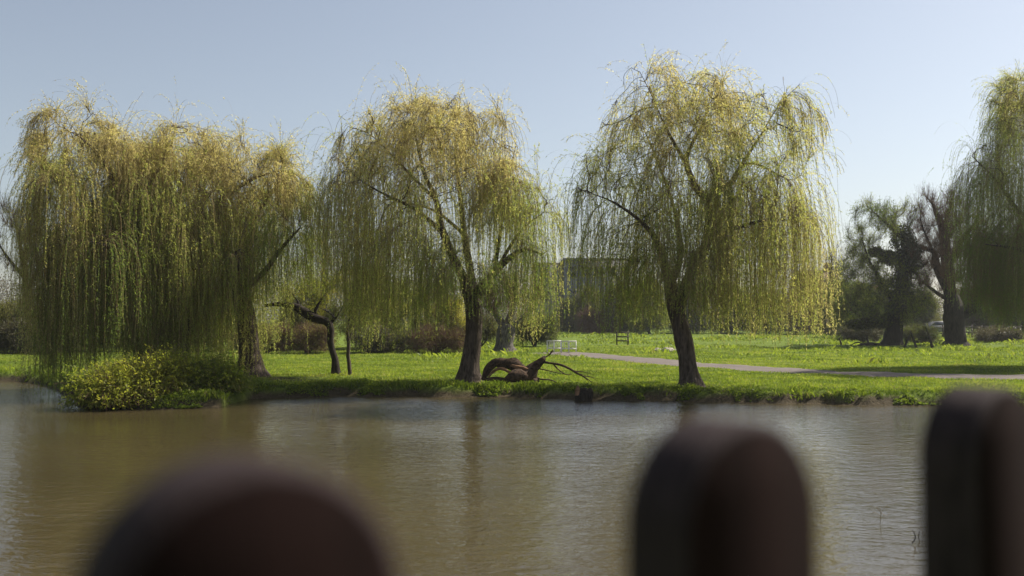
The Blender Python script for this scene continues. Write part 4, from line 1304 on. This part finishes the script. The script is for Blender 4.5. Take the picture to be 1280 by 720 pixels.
def plain(name, col, rough=.7, nscale=6, var=.25, metal=0):
    m, nt, out = new_mat(name)
    f1 = noise(nt, coords(nt), nscale, 5, .6)
    lo = tuple(a * (1 - var) for a in col); hi = tuple(min(1, a * (1 + var)) for a in col)
    p = bsdf(nt, out, ramp(nt, f1, [(.3, lo), (.7, hi)]), rough, bump(nt, f1, .2, .01))
    p.inputs['Metallic'].default_value = metal
    return m


M_WHITE = plain('white_paint', (.75, .74, .70), .5, 8, .12)
M_DARKW = plain('dark_timber', (.07, .055, .045), .8)
# white footbridge railings
for (pa, pb, Y, lab, gr) in [(702, 720, 56.0, 'white painted railing beside the path, right half of the pair', 1), (684, 701, 56.6, 'white painted railing beside the path, left half of the pair', 2)]:
    xa, xb = P(pa, 440, Y)[0], P(pb, 440, Y)[0]
    zb = hz((xa + xb) / 2, Y)
    r0 = thing('white_railing', ((xa + xb) / 2, Y, zb), lab, 'railing', 'white railings at the end of the path')
    hgt = .72
    for xp in (xa, (xa + xb) / 2, xb):
        V, Q = boxes([((xp, Y, zb + hgt / 2 - .05), (.06, .06, hgt + .1))]); mesh_np('post', V, Q, M_WHITE, r0)
    for zr in (hgt, .30):
        V, Q = boxes([(((xa + xb) / 2, Y - .035, zb + zr - .02), (xb - xa + .05, .035, .06))]); mesh_np('rail', V, Q, M_WHITE, r0)
    for xp in np.linspace(xa, xb, 8)[1:-1]:
        V, Q = boxes([((xp, Y, zb + .5), (.028, .028, .40))]); mesh_np('baluster', V, Q, M_WHITE, r0)
# little timber gate under the path-side willow
Y = 68.0
xa, xb = P(771, 430, Y)[0], P(785, 430, Y)[0]
zb = hz(xa, Y)
r0 = thing('timber_gate', ((xa + xb) / 2, Y, zb), 'small dark timber gate in the meadow, framed by willow shoots', 'gate')
for xp in (xa, xb):
    V, Q = boxes([((xp, Y, zb + .45), (.09, .09, 1.1))]); mesh_np('post', V, Q, M_DARKW, r0)
for zr in (.3, .58, .86):
    V, Q = boxes([(((xa + xb) / 2, Y - .06, zb + zr), (xb - xa + .1, .03, .09))]); mesh_np('rail', V, Q, M_DARKW, r0)

# dark post-and-rail fences at the far edge of the meadow
for (pa, pb, Y, np_, lab) in [(975, 1075, 104.0, 11, 'dark post and rail fence at the far edge of the meadow, behind the willow curtain'),
                              (1130, 1300, 90.0, 15, 'dark post and rail fence behind the old trees on the right')]:
    xa, xb = P(pa, 415, Y)[0], P(pb, 415, Y)[0]
    r0 = thing('field_fence', ((xa + xb) / 2, Y, hz((xa + xb) / 2, Y)), lab, 'fence', 'fences round the meadow')
    xs = np.linspace(xa, xb, np_)
    for xp in xs:
        V, Q = boxes([((xp, Y, hz(xp, Y) + .5), (.12, .12, 1.3))]); mesh_np('post', V, Q, M_DARKW, r0)
    for zr in (.45, .95):
        V, Q = boxes([((.5 * (a + b), Y - .08, hz(.5 * (a + b), Y) + zr), (b - a + .02, .05, .12)) for a, b in zip(xs[:-1], xs[1:])])
        mesh_np('rail', V, Q, M_DARKW, r0)

# far flat-roofed building
YB = 132.0
gzb = hz(P(740, 415, YB)[0], YB)
M_CLAD = plain('dark_cladding', (.2, .197, .215), .7, 1.2, .15)
M_CLAD2 = plain('grey_render', (.16, .155, .16), .8, 1.0, .1)
M_ROOF = plain('roof_edge', (.2, .195, .2), .7, 2, .1)
m, nt, out = new_mat('window_glass'); bsdf(nt, out, (.02, .024, .03), .08, None, .6); M_GLASS = m
bx0, bxm, bx1 = P(668, 400, YB)[0], P(705, 400, YB)[0], P(792, 400, YB)[0]
zt1 = P(690, 331, YB)[2]; zt2 = P(730, 327, YB)[2]
bld = thing('office_block', ((bx0 + bx1) / 2, YB, gzb), 'long dark grey flat-roofed block seen between the middle and path-side willows', 'building')
V, Q = boxes([(((bx0 + bxm) / 2, YB + 6, (gzb - .5 + zt1) / 2), (bxm - bx0, 12, zt1 - gzb + .5)), (((bxm + bx1) / 2, YB + 5, (gzb - .5 + zt2) / 2), (bx1 - bxm, 14, zt2 - gzb + .5))])
mesh_np('wall', V, Q, M_CLAD, bld)
V, Q = boxes([(((bx0 + bxm) / 2 - .1, YB + 6, zt1 + .15), (bxm - bx0 + .2, 12.6, .3)), (((bxm + bx1) / 2, YB + 5, zt2 + .17), (bx1 - bxm + .4, 14.6, .34))])
mesh_np('roof', V, Q, M_ROOF, bld)
nfl = 3
fh = (zt2 - gzb) / nfl
for fl in range(nfl):
    xw = bx0 + .8
    while xw < bx1 - 1.4:
        fy = YB if xw < bxm - 1.3 else YB - 2
        if not (bxm - 1.5 < xw < bxm + .3) and not (xw > P(800, 400, YB)[0] and fl == 0 and False):
            zc = gzb + fl * fh + fh * .55
            V, Q = boxes([((xw + .55, fy - .02, zc), (1.1, .10, 1.35))])
            w_ = mesh_np('window', V, Q, M_CLAD2, bld)
            V, Q = boxes([((xw + .29, fy - .075, zc), (.46, .03, 1.2)), ((xw + .81, fy - .075, zc), (.46, .03, 1.2))])
            mesh_np('pane', V, Q, M_GLASS, w_)
        xw += 1.75

# brick house behind the soft green tree
YH = 140.0
gzh = hz(P(1060, 415, YH)[0], YH)
M_BRICK = plain('brick', (.17, .075, .055), .9, 3, .25)
M_TILE = plain('brown_tile', (.15, .095, .08), .9, 2, .25)
M_GREYR = plain('pale_roof_sheet', (.34, .34, .37), .6, 1, .1)
hx0, hx1 = P(1012, 400, YH)[0], P(1052, 400, YH)[0]
zr = P(1030, 336, YH)[2]; ze = P(1030, 356, YH)[2]
hs = thing('brick_house', ((hx0 + hx1) / 2, YH, gzh), 'brick house with brown tiled roof showing above the trees right of the path-side willow', 'house')
V, Q = boxes([(((hx0 + hx1) / 2, YH + 4, (gzh - .5 + ze) / 2), (hx1 - hx0, 8, ze - gzh + .5))]); mesh_np('wall', V, Q, M_BRICK, hs)
V = np.array([[hx0 - .3, YH - .4, ze - .05], [hx1 + .3, YH - .4, ze - .05], [hx1 + .3, YH + 8.4, ze - .05], [hx0 - .3, YH + 8.4, ze - .05], [hx0 - .3, YH + 4, zr], [hx1 + .3, YH + 4, zr]])
rf = mesh_np('roof', V, [np.array([[0, 1, 5, 4], [2, 3, 4, 5], [0, 3, 2, 1]]), np.array([[0, 4, 3], [1, 2, 5]])], M_TILE, hs)
V, Q = boxes([((hx1 - .7, YH + 4, zr + .35), (.7, .7, 1.4))]); mesh_np('chimney', V, Q, M_BRICK, rf)
for fl in (0, 1):
    for k in range(3):
        xw = hx0 + (k + .5) * (hx1 - hx0) / 3
        V, Q = boxes([((xw, YH - .02, gzh + 1.5 + fl * 2.6), (.95, .1, 1.15))]); w_ = mesh_np('window', V, Q, M_WHITE, hs)
        V, Q = boxes([((xw - .22, YH - .08, gzh + 1.5 + fl * 2.6), (.36, .03, 1.0)), ((xw + .22, YH - .08, gzh + 1.5 + fl * 2.6), (.36, .03, 1.0))]); mesh_np('pane', V, Q, M_GLASS, w_)
sx0, sx1 = P(1056, 400, YH)[0], P(1105, 400, YH)[0]
zs = P(1075, 356, YH)[2]; zs2 = P(1075, 348, YH)[2]
sh = thing('long_shed', ((sx0 + sx1) / 2, YH, gzh), 'low building with a pale grey sheet roof behind the ivy-clad tree', 'building')
V, Q = boxes([(((sx0 + sx1) / 2, YH + 4, (gzh - .5 + zs) / 2), (sx1 - sx0, 7, zs - gzh + .5))]); mesh_np('wall', V, Q, M_BRICK, sh)
V = np.array([[sx0 - .2, YH + .2, zs - .05], [sx1 + .2, YH + .2, zs - .05], [sx1 + .2, YH + 7.8, zs - .05], [sx0 - .2, YH + 7.8, zs - .05], [sx0 - .2, YH + 4, zs2], [sx1 + .2, YH + 4, zs2]])
mesh_np('roof', V, [np.array([[0, 1, 5, 4], [2, 3, 4, 5], [0, 3, 2, 1]]), np.array([[0, 4, 3], [1, 2, 5]])], M_GREYR, sh)
for k in range(4):
    xw = sx0 + (k + .5) * (sx1 - sx0) / 4
    V, Q = boxes([((xw, YH + .48, gzh + 2.2), (1.1, .1, 1.2))]); mesh_np('window', V, Q, M_GLASS, sh)

# white car parked behind the old trees
YC = 106.0
cx = P(1171, 402, YC)[0]; cz = hz(cx, YC)
car = thing('parked_car', (cx, YC, cz), 'pale car partly hidden behind the pollarded tree trunk', 'car')
prof = [(-2.0, .28), (-2.05, .62), (-1.95, .82), (-1.1, .95), (-.55, 1.38), (.75, 1.42), (1.45, 1.0), (1.95, .92), (2.03, .6), (1.98, .28)]


def prism(prof, y0, y1, cx, cy_, cz, taper=None):
    n = len(prof)
    V = []
    for yv in (y0, y1):
        for (a, b) in prof:
            t = .16 * max(0, b - .9) / .5
            V.append((cx + a, cy_ + yv * (1 - t), cz + b))
    Q = np.array([[i, (i + 1) % n, n + (i + 1) % n, n + i] for i in range(n)])
    return np.array(V), [Q, np.array([list(range(n))[::-1]]), np.array([list(range(n, 2 * n))])]


V, Q = prism(prof, -.85, .85, cx, YC, cz); mesh_np('body', V, Q, plain('pale_car_paint', (.22, .22, .235), .35, 3, .04), car)
wp = [(-.98, .97), (-.5, 1.32), (.7, 1.35), (1.28, 1.0)]
V, Q = prism(wp, -.83, .83, cx, YC, cz); V[:len(wp), 1] -= .03; V[len(wp):, 1] += .03; mesh_np('side_window', V, Q, M_GLASS, car)
M_TYRE = plain('tyre', (.02, .02, .02), .9)
for a in (-1.3, 1.3):
    for sgn in (-1, 1):
        ang = np.arange(20) / 20 * 6.2832
        V = np.array([(cx + a + .32 * math.cos(t), YC + sgn * .78 + o_, cz + .32 + .32 * math.sin(t)) for o_ in (-.1, .1) for t in ang])
        Q = np.array([[i, (i + 1) % 20, 20 + (i + 1) % 20, 20 + i] for i in range(20)])
        w_ = mesh_np('wheel', V, [Q, np.array([list(range(20))]), np.array([list(range(20, 40))[::-1]])], M_TYRE, car)

# twigs standing in the water near the right
for (px, py, Y, spec, mat, lab) in [
        (1100, 655, 2.4 * F / 255, [[(1100, 656, 0, .004), (1101, 645, 0, .003), (1100, 634, 0, .002)], [(1101, 645, 0, .003), (1092, 640, 0, .003), (1090, 643, 0, .002)], [(1101, 641, 0, .003), (1108, 645, 0, .002), (1112, 641, 0, .001)],
                                   [(1101, 643, 0, .003), (1104, 636, 0, .002), (1108, 632, 0, .001)], [(1100, 640, 0, .003), (1096, 634, 0, .002)]], M_TWIG_Y, 'small pale forked twig sticking out of the water'),
        (1143, 676, 2.4 * F / 278, [[(1140, 679, 0, .006), (1144, 673, 0, .006), (1143, 667, 0, .005), (1140, 662, 0, .003)]], M_BARK_D, 'short dark bent stick poking out of the water by the right picket'),
        (1149, 672, 2.4 * F / 274, [[(1149, 676, 0, .004), (1148, 671, 0, .004), (1149, 664, 0, .003)]], M_TWIG_B, 'thin brown stick beside the bent stick in the water')]:
    t_ = thing('water_twig', P(px, py, Y), lab, 'twig', 'twigs standing in the pond')
    V, Q = branch_mesh(spec, Y, 41, K=5, rough=.1, step=.02)
    mesh_np('twig_wood', V, Q, mat, t_)

# ---------------------------------------------------------------- the picket fence in front of the lens
m, nt, out = new_mat('picket_timber')
v = coords(nt, (14, 14, 1.2))
f1 = noise(nt, v, 2.5, 5, .6, dist=.4)
bsdf(nt, out, ramp(nt, f1, [(.3, (.007, .004, .0038)), (.7, (.018, .009, .008))]), .85, bump(nt, f1, .5, .004), .04)
M_PICKET = m
m, nt, out = new_mat('sky_lit_edge')  # picket sides and rim: skylight painted in as a paler tone than the faces
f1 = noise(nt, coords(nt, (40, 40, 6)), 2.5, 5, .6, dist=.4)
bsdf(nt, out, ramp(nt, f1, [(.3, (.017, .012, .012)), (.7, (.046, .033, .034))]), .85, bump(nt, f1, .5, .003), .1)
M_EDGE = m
GN = .92
ft = thing('picket_fence', (.17, .73, GN), 'dark brown picket fence with rounded tops, close to the lens and out of focus', 'fence')


def picket(x, y, top, phi, w=.14, t=.06, zb=GN - .05):
    n = 16
    prof = [(-w / 2, zb)] + [(-w / 2 * math.cos(a), top - w * .5 + w * .5 * math.sin(a)) for a in np.linspace(0, math.pi, n)] + [(w / 2, zb)]
    prof = [(a, b) for a, b in prof]
    c, s = math.cos(phi), math.sin(phi)
    rings = []
    k = len(prof)
    cxm = 0
    cz_ = top - w / 2
    for off, ins in ((-t / 2, .006), (-t / 2 + .006, 0), (t / 2 - .006, 0), (t / 2, .006)):
        ring = []
        for a, b in prof:
            # inset toward the middle for the softened edge
            if b > cz_:
                L = math.hypot(a, b - cz_); f_ = (L - ins) / L
                aa, bb = a * f_, cz_ + (b - cz_) * f_
            else:
                aa, bb = a - math.copysign(ins, a), b
            ring.append((x + aa * c - off * s, y + aa * s + off * c, bb))
        rings += ring
    V = np.array(rings)
    Q = []
    for r_ in range(3):
        for i in range(k):
            j = (i + 1) % k
            Q.append([r_ * k + i, r_ * k + j, (r_ + 1) * k + j, (r_ + 1) * k + i])
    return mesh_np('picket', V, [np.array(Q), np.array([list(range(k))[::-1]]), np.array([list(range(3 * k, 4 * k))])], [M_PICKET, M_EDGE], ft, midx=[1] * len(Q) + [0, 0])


PK = [(-.132, .49, 2.333), (.155, .735, 2.328), (.492, 1.05, 2.331)]
ang = [math.atan2(.22, .316), math.atan2(.27, .35), math.atan2(.30, .36)]
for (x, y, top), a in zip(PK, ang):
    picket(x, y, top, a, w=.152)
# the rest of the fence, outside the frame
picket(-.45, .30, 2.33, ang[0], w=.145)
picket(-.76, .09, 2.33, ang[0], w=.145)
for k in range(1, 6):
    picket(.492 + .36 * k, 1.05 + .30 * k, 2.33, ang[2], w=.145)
for zr in (1.25, 1.95):
    pts = [(-1.0, -.07), (-.132, .49), (.155, .735), (.492, 1.05), (2.6, 2.75)]
    L_ = []
    for (xa, ya), (xb, yb) in zip(pts[:-1], pts[1:]):
        a = math.atan2(yb - ya, xb - xa); ln = math.hypot(xb - xa, yb - ya)
        ox, oy = -math.sin(a) * .045, math.cos(a) * .045
        L_.append((((xa + xb) / 2 + ox, (ya + yb) / 2 + oy, zr + .001 * len(L_)), (ln + .01, .042, .09), a))
    V, Q = boxes(L_)
    mesh_np('rail', V, Q, M_PICKET, ft)


# ---------------------------------------------------------------- the hazy spring air
hz_me = bpy.data.meshes.new('haze')
V, Q = box_vf((0, 320, 7.0), (1100, 800, 19.0))
haze = mesh_np('haze', V, Q, None or M_WATER)
haze.data.materials.clear()
m, nt, out = new_mat('haze')
pv_ = nt.nodes.new('ShaderNodeVolumePrincipled')
pv_.inputs['Color'].default_value = (0.9, 0.92, 1.0, 1)
pv_.inputs['Density'].default_value = 0.0003
pv_.inputs['Anisotropy'].default_value = 0.45
nt.links.new(pv_.outputs[0], out.inputs['Volume'])
haze.data.materials.append(m)
tag(haze, kind='stuff')
